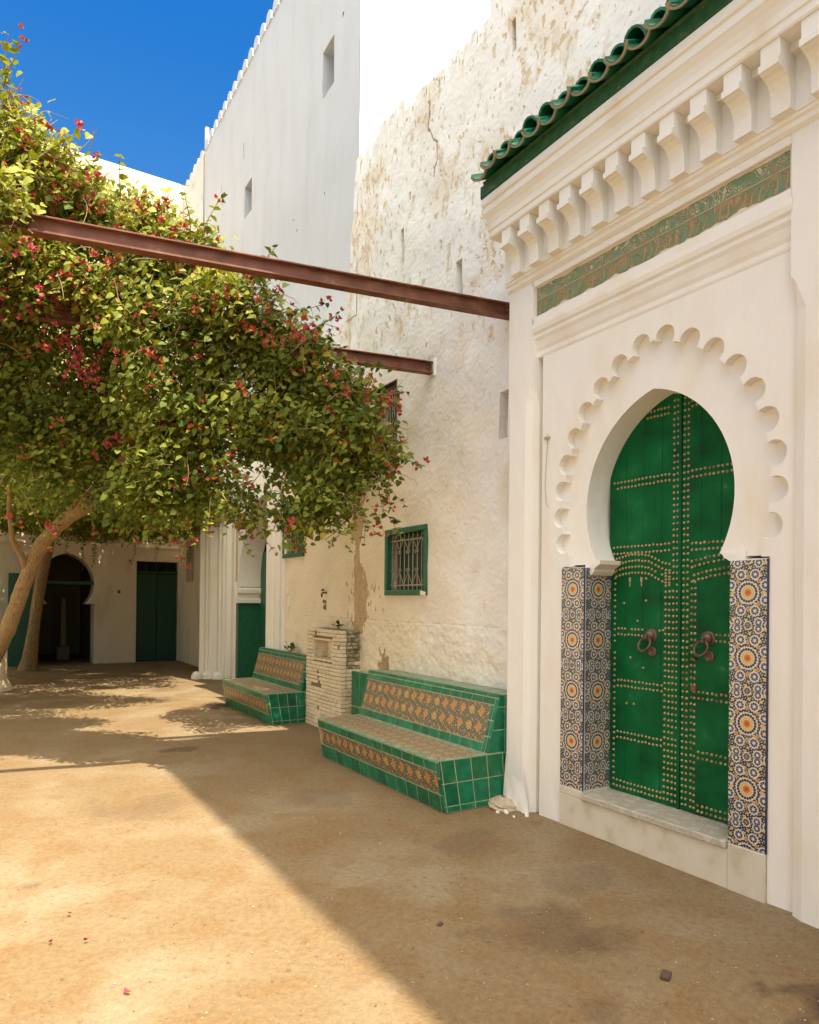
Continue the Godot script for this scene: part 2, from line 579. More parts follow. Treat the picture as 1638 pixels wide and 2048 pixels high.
# carved inscription band: curling strokes cut into green glaze, worn to clay
func frieze_material() -> StandardMaterial3D:
	var w := 1400
	var h := 150
	var a := noise_bytes(90, 0.017, w, h, FastNoiseLite.TYPE_SIMPLEX_SMOOTH, 2)
	var b := noise_bytes(91, 0.05, w, h, FastNoiseLite.TYPE_CELLULAR, 1)
	var c := noise_bytes(93, 0.022, w, h, FastNoiseLite.TYPE_PERLIN, 2)
	var wear := noise_bytes(92, 0.008, w, h, FastNoiseLite.TYPE_SIMPLEX_SMOOTH, 5)
	var out := PackedByteArray()
	out.resize(w * h * 3)
	var hs := PackedByteArray()
	hs.resize(w * h)
	var green := Color(0.14, 0.25, 0.12)
	var olive := Color(0.26, 0.24, 0.10)
	var clay := Color(0.44, 0.26, 0.13)
	var pale := Color(0.60, 0.54, 0.34)
	for j in h:
		for i in w:
			var k := j * w + i
			var n1 := a[k] / 255.0
			var line := minf(absf(n1 - 0.38), minf(absf(n1 - 0.52), absf(n1 - 0.66)))
			var cell := i / 34
			var hgt := 72 + (cell * 7919) % 26
			var stem := j > hgt and j < 134 and (cell * 104729) % 7 < 5 and absf(fposmod(i + (j - 66) * 0.22 + sin(j * 0.08 + cell) * 3.0, 34.0) - 16.0) < 4.6
			var n2 := c[k] / 255.0
			var line2 := minf(absf(n2 - 0.45), absf(n2 - 0.62))
			var stroke := (j < 60 and line < 0.034) or (j > 68 and (line2 < 0.030 or stem)) or absi(j - 64) < 4 or j < 4
			var wr := wear[k] / 255.0
			var col := green.lerp(olive, clampf(wr * 1.8 - 0.4, 0, 1))
			var lvl := 110
			if stroke:
				col = (pale if j < 64 else clay).lerp(olive, 0.25)
				lvl = 235
			if wr > 0.72:
				col = col.lerp(clay, 0.6)
				lvl -= 40
			if j > 134 + int(26.0 * (0.5 - wr)) or j < 9 + int(14.0 * (wr - 0.5)) or i < 18 or i > w - 22 or b[k] > 252:
				col = Color(0.66, 0.58, 0.46)
				lvl = 60
			var c2 := col.linear_to_srgb()
			out[k * 3] = int(clampf(c2.r, 0, 1) * 255)
			out[k * 3 + 1] = int(clampf(c2.g, 0, 1) * 255)
			out[k * 3 + 2] = int(clampf(c2.b, 0, 1) * 255)
			hs[k] = clampi(lvl, 0, 255)
	var m := mat(Color(1, 1, 1), 0.5)
	m.albedo_texture = tex(out, w, h)
	m.heightmap_enabled = true
	m.heightmap_texture = tex(hs, w, h, Image.FORMAT_L8)
	m.heightmap_scale = 1.0
	return m


const WALL_Z0 := -10.6
const WALL_Z1 := 0.4
const WALL_H := 7.4

# the long old wall, whitewashed above, cream below, whiter towards the gateway, flaking
func wall_material() -> StandardMaterial3D:
	var w := 1320
	var h := 888
	var big := noise_bytes(100, 0.006, w, h, FastNoiseLite.TYPE_SIMPLEX_SMOOTH, 4)
	var flake := noise_bytes(101, 0.085, w, h, FastNoiseLite.TYPE_SIMPLEX_SMOOTH, 3, 1.7)
	var flake2 := noise_bytes(102, 0.045, w, h, FastNoiseLite.TYPE_SIMPLEX_SMOOTH, 4, 2.0)
	var fine := noise_bytes(103, 0.12, w, h, FastNoiseLite.TYPE_SIMPLEX_SMOOTH, 3)
	var rough := noise_bytes(104, 0.07, w, h, FastNoiseLite.TYPE_PERLIN, 3)
	var out := PackedByteArray()
	out.resize(w * h * 3)
	var hs := PackedByteArray()
	hs.resize(w * h)
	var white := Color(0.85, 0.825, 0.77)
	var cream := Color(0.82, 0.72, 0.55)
	var tan_ := Color(0.56, 0.41, 0.24)
	var crack := [Vector2(-5.93, 6.70), Vector2(-5.97, 6.45), Vector2(-5.88, 6.30), Vector2(-5.80, 6.22), Vector2(-5.78, 6.05), Vector2(-5.84, 5.90)]
	for j in h:
		var y := (1.0 - (j + 0.5) / h) * WALL_H
		for i in w:
			var z := WALL_Z0 + (i + 0.5) / w * (WALL_Z1 - WALL_Z0)
			var k := j * w + i
			var bg := big[k] / 255.0
			var fk := flake[k] / 255.0
			var fk2 := flake2[k] / 255.0
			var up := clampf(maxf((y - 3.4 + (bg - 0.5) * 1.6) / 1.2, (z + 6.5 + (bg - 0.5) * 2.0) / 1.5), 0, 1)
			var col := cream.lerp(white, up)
			var lvl := 150.0 + (fine[k] - 128) * 0.22
			# yellowed patches
			col = col.lerp(Color(0.72, 0.58, 0.38), clampf((bg - 0.60) * 2.2, 0, 0.4))
			if y < 1.38 + (bg - 0.5) * 0.02:
				lvl += (rough[k] - 128) * 0.9 - 8.0
				if y > 1.365:
					lvl -= 25
			else:
				lvl += (rough[k] - 128) * 0.25
			# flakes high up
			var dens := clampf((y - 2.9) / 1.8, 0, 1) * (0.45 + 0.9 * bg)
			if z > -5.2 or z < -6.3:
				dens *= 1.15
			var th := 1.0 - 0.25 * dens
			if fk > th or (fk2 > 0.99 - 0.23 * dens and fk > 0.42):
				col = tan_.lerp(cream, 0.15 + fk2 * 0.35)
				lvl -= 55
			elif fk > th - 0.03 and dens > 0.1:
				lvl += 25
			elif fk2 > 0.90 - 0.25 * dens:
				col = col.lerp(tan_, 0.25)
			# a broad brown run of bare plaster down to the brick pillar
			if y > 1.2 and y < 3.6:
				var wdt := 0.13 + 0.06 * sin(y * 5.0) + (fk2 - 0.5) * 0.22
				var d := absf(z + 7.42 + 0.05 * sin(y * 3.1))
				if d < wdt * clampf((3.6 - y) * 1.2, 0, 1):
					col = Color(0.43, 0.30, 0.16).lerp(Color(0.56, 0.43, 0.26), fk)
					lvl -= 30
				elif d < wdt * 2.2 and fk > 0.70 and y < 2.0:
					col = Color(0.44, 0.31, 0.17)
					lvl -= 35
			# bare patch at the bench back
			if y < 1.25 and y > 0.8 and Vector2((z + 6.78) * 1.3, y - 0.86).length() < 0.16 + (fk - 0.5) * 0.25:
				col = Color(0.40, 0.29, 0.16)
				lvl -= 30
			# crack
			if z > -6.1 and z < -5.6 and y > 5.85 and y < 6.75:
				for s in crack.size() - 1:
					var q := Geometry2D.get_closest_point_to_segment(Vector2(z, y), crack[s], crack[s + 1])
					if q.distance_to(Vector2(z + (fk - 0.5) * 0.04, y)) < 0.010:
						col = Color(0.36, 0.27, 0.16)
						lvl = 60
			# grime at the foot
			var foot := clampf(1.0 - y / (0.16 + 0.3 * fk2), 0, 1)
			col = col.lerp(Color(0.50, 0.37, 0.20), foot * 0.7)
			var c2 := col.linear_to_srgb()
			out[k * 3] = int(c2.r * 255)
			out[k * 3 + 1] = int(c2.g * 255)
			out[k * 3 + 2] = int(c2.b * 255)
			hs[k] = clampi(int(lvl), 0, 255)
	var m := mat(Color(1, 1, 1), 0.9)
	m.albedo_texture = tex(out, w, h)
	m.heightmap_enabled = true
	m.heightmap_texture = tex(hs, w, h, Image.FORMAT_L8)
	m.heightmap_scale = 2.2
	m.texture_repeat = false
	return m

const G_SIZE := 9.0

# trodden sandy ground, scuffed and stained; one repeat is 9 m
func ground_material() -> StandardMaterial3D:
	var w := 1500
	var h := 1500
	var a := noise_bytes(110, 0.0045, w, h, FastNoiseLite.TYPE_SIMPLEX_SMOOTH, 5)
	var b := noise_bytes(111, 0.013, w, h, FastNoiseLite.TYPE_SIMPLEX_SMOOTH, 5)
	var s := noise_bytes(112, 0.40, w, h, FastNoiseLite.TYPE_SIMPLEX_SMOOTH, 3)
	var g := noise_bytes(113, 0.05, w, h, FastNoiseLite.TYPE_SIMPLEX_SMOOTH, 3)
	var md := noise_bytes(115, 0.12, w, h, FastNoiseLite.TYPE_SIMPLEX_SMOOTH, 2)
	var st := noise_bytes(114, 0.009, w, h, FastNoiseLite.TYPE_SIMPLEX_SMOOTH, 4, 0.6)
	var out := PackedByteArray()
	out.resize(w * h * 3)
	var hs := PackedByteArray()
	hs.resize(w * h)
	var sand := Color(0.212, 0.142, 0.067)
	var pale := Color(0.268, 0.205, 0.123)
	var ochre := Color(0.200, 0.106, 0.034)
	var brown := Color(0.15, 0.085, 0.035)
	for k in w * h:
		var na := a[k] / 255.0
		var nb := b[k] / 255.0
		var ns := s[k] / 255.0
		var ng := g[k] / 255.0
		var nt := st[k] / 255.0
		var col := sand.lerp(pale, clampf((na - 0.40) * 2.0, 0, 1))
		# edges of the worn crust
		var rim := absf(na * 0.6 + nb * 0.4 - 0.52)
		if rim < 0.022:
			col = col.lerp(ochre, 0.22 * (1.0 - rim / 0.022))
		col = col.lerp(ochre, clampf((nb - 0.55) * 2.2, 0, 0.35))
		col = col.lerp(brown, clampf((nt * 0.75 + nb * 0.25 - 0.74) * 4.0, 0, 0.2))
		col = col * (0.74 + 0.46 * ns) * (0.84 + 0.32 * md[k] / 255.0)
		var lvl := 110.0 + (ns - 0.5) * 60.0 + (ng - 0.5) * 45.0 + (nb - 0.5) * 60.0 + clampf((na * 0.6 + nb * 0.4 - 0.52) * 20.0, -1.0, 1.0) * 6.0
		if absf(ng - 0.5) < 0.008 and nb > 0.58:
			col = col * 0.78
			lvl -= 40
		if md[k] < 34 and ng > 0.45:
			col = col * 0.66
			lvl -= 30.0
		if ns > 0.86:
			col = col.lerp(Color(0.34, 0.29, 0.20), 0.5)
		elif ns < 0.12:
			col = col * 0.62
		var c2 := col.linear_to_srgb()
		out[k * 3] = int(clampf(c2.r, 0, 1) * 255)
		out[k * 3 + 1] = int(clampf(c2.g, 0, 1) * 255)
		out[k * 3 + 2] = int(clampf(c2.b, 0, 1) * 255)
		hs[k] = clampi(int(lvl), 0, 255)
	# stains with places of their own: (x, z, radius, strength)
	var stains := [[2.35, -2.55, 0.34, 0.16], [2.62, -2.3, 0.2, 0.12], [2.75, -3.65, 0.35, 0.10], [1.85, -7.55, 0.22, 0.25], [2.98, -1.38, 0.40, 0.55], [2.3, -5.2, 0.4, 0.10], [0.25, -4.35, 0.13, 0.15], [2.9, -2.9, 0.3, 0.10], [2.1, -1.95, 0.16, 0.12], [1.1, -5.6, 0.45, 0.10]]
	for q in stains:
		for dj in range(-90, 91):
			for di in range(-90, 91):
				var x: float = q[0] + di * G_SIZE / w
				var z: float = q[1] + dj * G_SIZE / w
				var i := int(fposmod(x / G_SIZE, 1.0) * w)
				var j := int(fposmod(z / G_SIZE, 1.0) * h)
				var k := j * w + i
				var r: float = Vector2(x - q[0], (z - q[1]) * 1.3).length() / q[2] + (b[k] / 255.0 - 0.5) * 1.3
				if r < 1.0:
					var f: float = 1.0 - q[3] * clampf((1.0 - r) * 2.0, 0, 1)
					for ch in 3:
						out[k * 3 + ch] = int(out[k * 3 + ch] * (f if ch else lerpf(f, 1.0, 0.15)))
	var m := mat(Color(1, 1, 1), 0.95)
	m.albedo_texture = tex(out, w, h)
	m.heightmap_enabled = true
	m.heightmap_texture = tex(hs, w, h, Image.FORMAT_L8)
	m.heightmap_scale = 1.3
	return m

# ---------------------------------------------------------------- wall faces with openings
# a face looking towards -x at x = x0, lumpy by amp, with rectangular openings [z0, z1, y0, y1, depth]
func wall_face(s: Shape, x0: float, z0: float, z1: float, y0: float, y1: float, holes: Array, step: float, amp: float, nz: FastNoiseLite) -> void:
	var zs := [z0, z1]
	var ys := [y0, y1]
	for q in holes:
		for k in 2:
			if q[k] > z0 and q[k] < z1:
				zs.append(q[k])
			if q[2 + k] > y0 and q[2 + k] < y1:
				ys.append(q[2 + k])
	var split := func(a: Array) -> Array:
		a.sort()
		var o := [a[0]]
		for i in range(1, a.size()):
			var d: float = a[i] - a[i - 1]
			if d < 1e-4:
				continue
			var n := maxi(1, int(round(d / step)))
			for k in n:
				o.append(a[i - 1] + d * (k + 1) / n)
		return o
	zs = split.call(zs)
	ys = split.call(ys)
	var hgt := func(z: float, y: float) -> float: return amp * nz.get_noise_2d(z * 100.0, y * 100.0) if amp > 0.0 else 0.0
	var at := func(z: float, y: float) -> Vector3: return Vector3(x0 - hgt.call(z, y), y, z)
	var idx := {}
	for a in zs.size():
		for b in ys.size():
			var z: float = zs[a]
			var y: float = ys[b]
			var e := 0.05
			var nn := Vector3(-1, -(hgt.call(z, y + e) - hgt.call(z, y - e)) / (2 * e), -(hgt.call(z + e, y) - hgt.call(z - e, y)) / (2 * e)).normalized()
			idx[Vector2i(a, b)] = s.point(at.call(z, y), nn, Vector2((z - WALL_Z0) / (WALL_Z1 - WALL_Z0), 1.0 - y / WALL_H))
	for a in zs.size() - 1:
		for b in ys.size() - 1:
			var zc: float = (zs[a] + zs[a + 1]) * 0.5
			var yc: float = (ys[b] + ys[b + 1]) * 0.5
			var inside := false
			for q in holes:
				if zc > q[0] and zc < q[1] and yc > q[2] and yc < q[3]:
					inside = true
			if inside:
				continue
			var p: int = idx[Vector2i(a, b)]
			var q2: int = idx[Vector2i(a + 1, b)]
			var r: int = idx[Vector2i(a + 1, b + 1)]
			var t: int = idx[Vector2i(a, b + 1)]
			# seen from -x, z runs to the right... clockwise order
			s.ix.append_array([p, r, q2, p, t, r])
	for q in holes:
		var d := Vector3(q[4], 0, 0)
		var uvm := func(z: float, y: float) -> Vector2: return Vector2((z - WALL_Z0) / (WALL_Z1 - WALL_Z0), 1.0 - y / WALL_H)
		var uv := [uvm.call(q[0], q[2]), uvm.call(q[1], q[2]), uvm.call(q[1], q[3]), uvm.call(q[0], q[3])]
		var c := [Vector3(x0 - amp, q[2], q[0]), Vector3(x0 - amp, q[2], q[1]), Vector3(x0 - amp, q[3], q[1]), Vector3(x0 - amp, q[3], q[0])]
		var corner := [Vector2(q[0], q[2]), Vector2(q[1], q[2]), Vector2(q[1], q[3]), Vector2(q[0], q[3])]
		for k in 4:
			var j := (k + 1) % 4
			# follow the lumpy edge
			var n := maxi(1, int((corner[j] - corner[k]).length() / 0.15))
			for e in n:
				var ca: Vector2 = corner[k].lerp(corner[j], float(e) / n)
				var cb: Vector2 = corner[k].lerp(corner[j], float(e + 1) / n)
				var pa: Vector3 = at.call(ca.x, ca.y)
				var pb: Vector3 = at.call(cb.x, cb.y)
				var inward := Vector3(0, (q[2] + q[3]) * 0.5 - ca.y if k % 2 == 0 else 0.0, (q[0] + q[1]) * 0.5 - ca.x if k % 2 == 1 else 0.0)
				s.quad(pa, pb, Vector3(x0 + q[4], cb.y, cb.x), Vector3(x0 + q[4], ca.y, ca.x), inward, [uvm.call(ca.x, ca.y), uvm.call(cb.x, cb.y), uvm.call(cb.x, cb.y), uvm.call(ca.x, ca.y)])
		s.quad(Vector3(x0 + q[4], q[2], q[0]), Vector3(x0 + q[4], q[2], q[1]), Vector3(x0 + q[4], q[3], q[1]), Vector3(x0 + q[4], q[3], q[0]), Vector3(-1, 0, 0), uv)


func arch_curve(cz: float, yc: float, c: float, r: float, y_foot: float, n: int) -> Array:
	# a pointed horseshoe from the left foot over the top to the right foot, as (z, y)
	var o := []
	var a0 := asin(clampf((y_foot - yc) / r, -1, 1))
	var a1 := acos(clampf(c / r, -1, 1))
	for i in n + 1:
		var a := lerpf(a0, a1, float(i) / n)
		o.append(Vector2(cz - (r * cos(a) - c), yc + r * sin(a)))
	for i in range(n - 1, -1, -1):
		var a := lerpf(a0, a1, float(i) / n)
		o.append(Vector2(cz + (r * cos(a) - c), yc + r * sin(a)))
	return o


const UP_Z := PI / 2.0

func build_ground() -> void:
	var s := Shape.new()
	var nz := FastNoiseLite.new()
	nz.seed = 5
	nz.frequency = 0.35
	var xs := []
	var zs := []
	for k in range(-60, 61):
		xs.append(k * 0.2 if absi(k) <= 45 else signf(k) * (9.0 + pow(absi(k) - 45, 2.0) * 0.28))
	for k in range(-60, 61):
		zs.append(-8.0 + (k * 0.25 if absi(k) <= 45 else signf(k) * (11.25 + pow(absi(k) - 45, 2.0) * 0.28)))
	var pts := []
	var uvs := []
	for z in zs:
		for x in xs:
			var edge := clampf((3.0 - absf(x - 0.5)) / 2.0, 0.0, 1.0)
			pts.append(Vector3(x, nz.get_noise_2d(x * 3.0, z * 3.0) * 0.018 * edge - 0.004 + 0.012 * clampf((x - 3.35) / 0.3, 0.0, 1.0) * (0.6 + nz.get_noise_2d(x * 7.0, z * 9.0 + 40.0)), z))
			uvs.append(Vector2(x / G_SIZE, z / G_SIZE))
	s.grid(pts, xs.size(), false, Vector3.UP, uvs)
	var g := part("ground", s, M.ground, self)
	var gm := Shape.new()
	gm.lathe(Vector3.ZERO, [Vector2(0.0, -0.3), Vector2(0.9, 0.0), Vector2(0.6, 0.45), Vector2(0, 0.6)], 5)
	var rg := RandomNumberGenerator.new()
	rg.seed = 19
	var xf := []
	var cols := []
	for k in 5200:
		var z := -1.2 - 11.0 * pow(rg.randf(), 1.9)
		var x := rg.randf_range(-0.5, 3.5)
		var sz := 0.0014 + 0.0042 * pow(rg.randf(), 3.0)
		xf.append(Transform3D(Basis(Vector3.UP, rg.randf() * TAU) * Basis.from_scale(Vector3(sz * rg.randf_range(0.8, 1.7), sz, sz)), Vector3(x, 0.001 + nz.get_noise_2d(x * 3.0, z * 3.0) * 0.018 * clampf((3.0 - absf(x - 0.5)) / 2.0, 0.0, 1.0) - 0.003, z)))
		cols.append([Color(0.30, 0.22, 0.13), Color(0.42, 0.35, 0.24), Color(0.16, 0.10, 0.05), Color(0.22, 0.14, 0.07)][rg.randi() % 4])
	var grit_m := mat(Color(1, 1, 1), 0.9)
	grit_m.vertex_color_use_as_albedo = true
	var grit := thing("grit", "fine grit and crumbs strewn over the sandy courtyard ground", "grit", Vector3.ZERO, "", "stuff")
	scatter("crumbs", gm.done(), grit_m, grit, xf, cols)
	tag(g, "trodden sandy courtyard ground, half in sun and half in shadow", "ground", "", "structure")


func lattice(s: Shape, x: float, z0: float, z1: float, y0: float, y1: float, fancy := true) -> void:
	var n := 9
	var r := 0.006
	for k in n:
		var z := lerpf(z0 + 0.02, z1 - 0.02, k / float(n - 1))
		s.tube([Vector3(x, y0, z), Vector3(x, y1, z)], [r, r], 6, false)
	for y in [y0 + 0.05, y1 - 0.07]:
		s.span(Vector3(x - 0.008, y - 0.008, z0), Vector3(x + 0.004, y + 0.008, z1))
	if not fancy:
		return
	var h := y1 - y0
	for k in range(0, n, 2):
		var z := lerpf(z0 + 0.02, z1 - 0.02, k / float(n - 1))
		var dz := (z1 - z0) / (n - 1)
		for sg in [-1.0, 1.0]:
			var zz: float = z + sg * dz * 0.92
			if zz < z0 or zz > z1:
				continue
			s.tube([Vector3(x - 0.006, y1 - 0.30 * h, z), Vector3(x - 0.008, y1 - 0.17 * h, z + sg * dz * 0.55), Vector3(x - 0.006, y1 - 0.08 * h, zz)], [r * 0.8, r * 0.8, r * 0.8], 5, false)
			s.tube([Vector3(x - 0.006, y0 + 0.32 * h, z), Vector3(x - 0.008, y0 + 0.18 * h, z + sg * dz * 0.55), Vector3(x - 0.006, y0 + 0.08 * h, zz)], [r * 0.8, r * 0.8, r * 0.8], 5, false)
			for yy in [y1 - 0.33 * h, y0 + 0.35 * h]:
				var loop := []
				var rr := []
				for q in 9:
					var a := TAU * q / 8
					loop.append(Vector3(x - 0.01, yy + sin(a) * 0.017, z + sg * 0.020 + cos(a) * 0.017))
					rr.append(0.005)
				s.tube(loop, rr, 5, false)


func window_in(parent: Node3D, x: float, z0: float, z1: float, y0: float, y1: float, frame_m: Material, label: String, fancy := true, frame_w := 0.06) -> void:
	var f := Shape.new()
	var fw := frame_w
	for q in [[z0, z1, y0, y0 + fw], [z0, z1, y1 - fw, y1], [z0, z0 + fw, y0 + fw, y1 - fw], [z1 - fw, z1, y0 + fw, y1 - fw]]:
		f.span(Vector3(x - 0.028, q[2] + 0.001, q[0] + 0.001), Vector3(x + 0.05, q[3] - 0.001, q[1] - 0.001), 0.006)
	var w := part("window", f, frame_m, parent)
	if label:
		w.set_meta("label", label)
	var g := Shape.new()
	lattice(g, x + 0.03, z0 + fw, z1 - fw, y0 + fw, y1 - fw, fancy)
	part("grille", g, M.grille, w)
	var b := Shape.new()
	b.span(Vector3(x + 0.12, y0 + fw, z0 + fw), Vector3(x + 0.15, y1 - fw, z0 + (z1 - z0) * 0.62))
	b.span(Vector3(x + 0.125, y0 + fw + 0.30, z0 + (z1 - z0) * 0.62), Vector3(x + 0.15, y0 + fw + 0.36, z1 - fw))
	part("shutter", b, M.door_dark, w)
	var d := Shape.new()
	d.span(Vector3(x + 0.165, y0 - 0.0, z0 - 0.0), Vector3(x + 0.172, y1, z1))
	part("room_shade_panel", d, M.dark, w)  # flat near-black sheet, the unlit room put into its colour


func build_old_wall() -> void:
	var w := thing("whitewashed_wall", "long old wall with flaking whitewash between the green tiled gateway and the bougainvillea", "wall", Vector3(4.05, 0, -5.5))
	var nz := FastNoiseLite.new()
	nz.seed = 3
	nz.frequency = 0.012
	nz.fractal_octaves = 4
	var holes := [
		[-6.745, -5.89, 1.66, 2.388, 0.19], [-9.86, -9.09, 2.22, 2.98, 0.19], [-7.02, -6.54, 3.36, 4.04, 0.2],
		[-4.76, -4.64, 3.02, 3.44, 0.22], [-5.44, -5.335, 4.53, 4.86, 0.3], [-6.50, -6.43, 5.275, 5.645, 0.25], [-4.655, -4.60, 6.36, 6.63, 0.25],
		[-6.345, -6.315, 5.90, 5.99, 0.1], [-3.60, -2.25, 0.0, 3.1, 0.3]]
	var s := Shape.new()
	wall_face(s, 3.85, -7.55, 0.4, 0.0, 6.72, holes, 0.16, 0.028, nz)
	wall_face(s, 3.85, -9.9, -7.55, 0.0, 5.1, [holes[1]], 0.16, 0.028, nz)
	# the slanting end of the upper wall
	var uvm := func(z: float, y: float) -> Vector2: return Vector2((z - WALL_Z0) / (WALL_Z1 - WALL_Z0), 1.0 - y / WALL_H)
	for k in 8:
		var ya := lerpf(5.1, 6.72, k / 8.0)
		var yb := lerpf(5.1, 6.72, (k + 1) / 8.0)
		var za := lerpf(-7.84, -7.60, k / 8.0) + 0.03 * sin(k * 2.3)
		var zb := lerpf(-7.84, -7.60, (k + 1) / 8.0) + 0.03 * sin((k + 1) * 2.3)
		s.quad(Vector3(3.845, ya, za), Vector3(3.85, ya, -7.55), Vector3(3.85, yb, -7.55), Vector3(3.845, yb, zb), Vector3(-1, 0, 0), [uvm.call(za, ya), uvm.call(-7.55, ya), uvm.call(-7.55, yb), uvm.call(zb, yb)])
		s.quad(Vector3(3.845, ya, za), Vector3(3.845, yb, zb), Vector3(4.3, yb, zb), Vector3(4.3, ya, za), Vector3(0, 0, -1), [uvm.call(za, ya), uvm.call(za, yb), uvm.call(za, yb), uvm.call(za, ya)])
	# ragged top
	var rg := RandomNumberGenerator.new()
	rg.seed = 21
	var z := -7.60
	var top := 7.0
	var step_left := 0.0
	var prev := Vector3.ZERO
	while z < 0.4:
		var dz := rg.randf_range(0.05, 0.13)
		step_left -= dz
		if step_left <= 0.0:
			top = 7.03 + rg.randf_range(-0.13, 0.08)
			step_left = rg.randf_range(0.25, 0.6)
		var a := top + rg.randf_range(-0.025, 0.025)
		var z2 := minf(z + dz, 0.4)
		var b := a + rg.randf_range(-0.03, 0.03)
		var xa := 3.85 + 0.02 * rg.randf()
		s.quad(Vector3(3.85 - 0.028 * nz.get_noise_2d(z * 100, 672), 6.72, z), Vector3(3.85 - 0.028 * nz.get_noise_2d(z2 * 100, 672), 6.72, z2), Vector3(xa, b, z2), Vector3(xa, a, z), Vector3(-1, 0, 0), [uvm.call(z, 6.72), uvm.call(z2, 6.72), uvm.call(z2, b), uvm.call(z, a)])
		s.quad(Vector3(xa, a, z), Vector3(xa, b, z2), Vector3(4.3, b, z2), Vector3(4.3, a, z), Vector3.UP, [uvm.call(z, a), uvm.call(z2, b), uvm.call(z2, b), uvm.call(z, a)])
		s.quad(Vector3(xa, a - 0.2, z), Vector3(4.3, a - 0.2, z), Vector3(4.3, a, z), Vector3(xa, a, z), Vector3(0, 0, -1), [uvm.call(z, a), uvm.call(z, a), uvm.call(z, a), uvm.call(z, a)])
		s.quad(Vector3(xa, b - 0.2, z2), Vector3(4.3, b - 0.2, z2), Vector3(4.3, b, z2), Vector3(xa, b, z2), Vector3(0, 0, 1), [uvm.call(z, a), uvm.call(z, a), uvm.call(z, a), uvm.call(z, a)])
		z = z2
	# low roof beyond, and the back
	s.quad(Vector3(3.85, 5.1, -9.9), Vector3(3.85, 5.1, -7.55), Vector3(4.37, 5.1, -7.55), Vector3(4.37, 5.1, -9.9), Vector3.UP)
	s.quad(Vector3(4.3, 0, -7.55), Vector3(4.3, 0, 0.4), Vector3(4.3, 6.9, 0.4), Vector3(4.3, 6.9, -7.55), Vector3(1, 0, 0))
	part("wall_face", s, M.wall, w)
	window_in(w, 3.85, -6.745, -5.89, 1.66, 2.388, M.green_paint, "green framed iron grille window above the near tiled bench")
	window_in(w, 3.85, -9.86, -9.09, 2.22, 2.98, M.green_paint, "green framed grille window half hidden by hanging leaves")
	window_in(w, 3.87, -7.02, -6.54, 3.36, 4.04, M.iron, "small barred window behind the tips of the bougainvillea", false, 0.02)
	# broken white corner of the near window
	var ch := Shape.new()
	ch.box(Vector3(3.832, 1.680, -5.945), Vector3(0.03, 0.05, 0.10), 0.012, Basis(Vector3.RIGHT, 0.18))
	part("plaster_patch", ch, M.cream, w)
	# a corner fillet of plaster where the render of the lower wall begins
	var e := Shape.new()
	e.span(Vector3(3.835, 0.0, -9.92), Vector3(3.95, 5.0, -9.78), 0.012)
	e.span(Vector3(3.80, 0.0, -10.10), Vector3(3.95, 5.0, -9.925), 0.014)
	e.span(Vector3(3.775, 0.0, -10.42), Vector3(3.95, 5.0, -10.105), 0.02)
	e.span(Vector3(3.96, 0.0, -10.42), Vector3(4.37, 5.1, -9.9), 0.01)
	part("pilaster", e, M.portal, w)
	# small fittings
	var b := Shape.new()
	b.span(Vector3(3.83, 1.68, -9.70), Vector3(3.87, 1.79, -9.60), 0.006)
	b.span(Vector3(3.838, 1.50, -9.66), Vector3(3.87, 1.66, -9.58), 0.006)
	part("switch_box", b, M.portal, w)
	var t := Shape.new()
	t.tube([Vector3(3.86, 1.70, -8.33), Vector3(3.80, 1.70, -8.33), Vector3(3.785, 1.68, -8.33), Vector3(3.785, 1.64, -8.33)], [0.014, 0.014, 0.014, 0.012], 8)
	t.box(Vector3(3.80, 1.735, -8.33), Vector3(0.012, 0.03, 0.07), 0.004)
	part("tap", t, M.iron, w)
	var hole := Shape.new()
	var rr := RandomNumberGenerator.new()
	rr.seed = 4
	for k in 9:
		hole.box(Vector3(3.842, 1.54 + rr.randf_range(-0.06, 0.06), -8.36 + rr.randf_range(-0.04, 0.04)), Vector3(0.02, 0.035, 0.035), 0.008, Basis(Vector3.RIGHT, rr.randf() * 3))
	part("broken_plaster", hole, M.mortar, w)


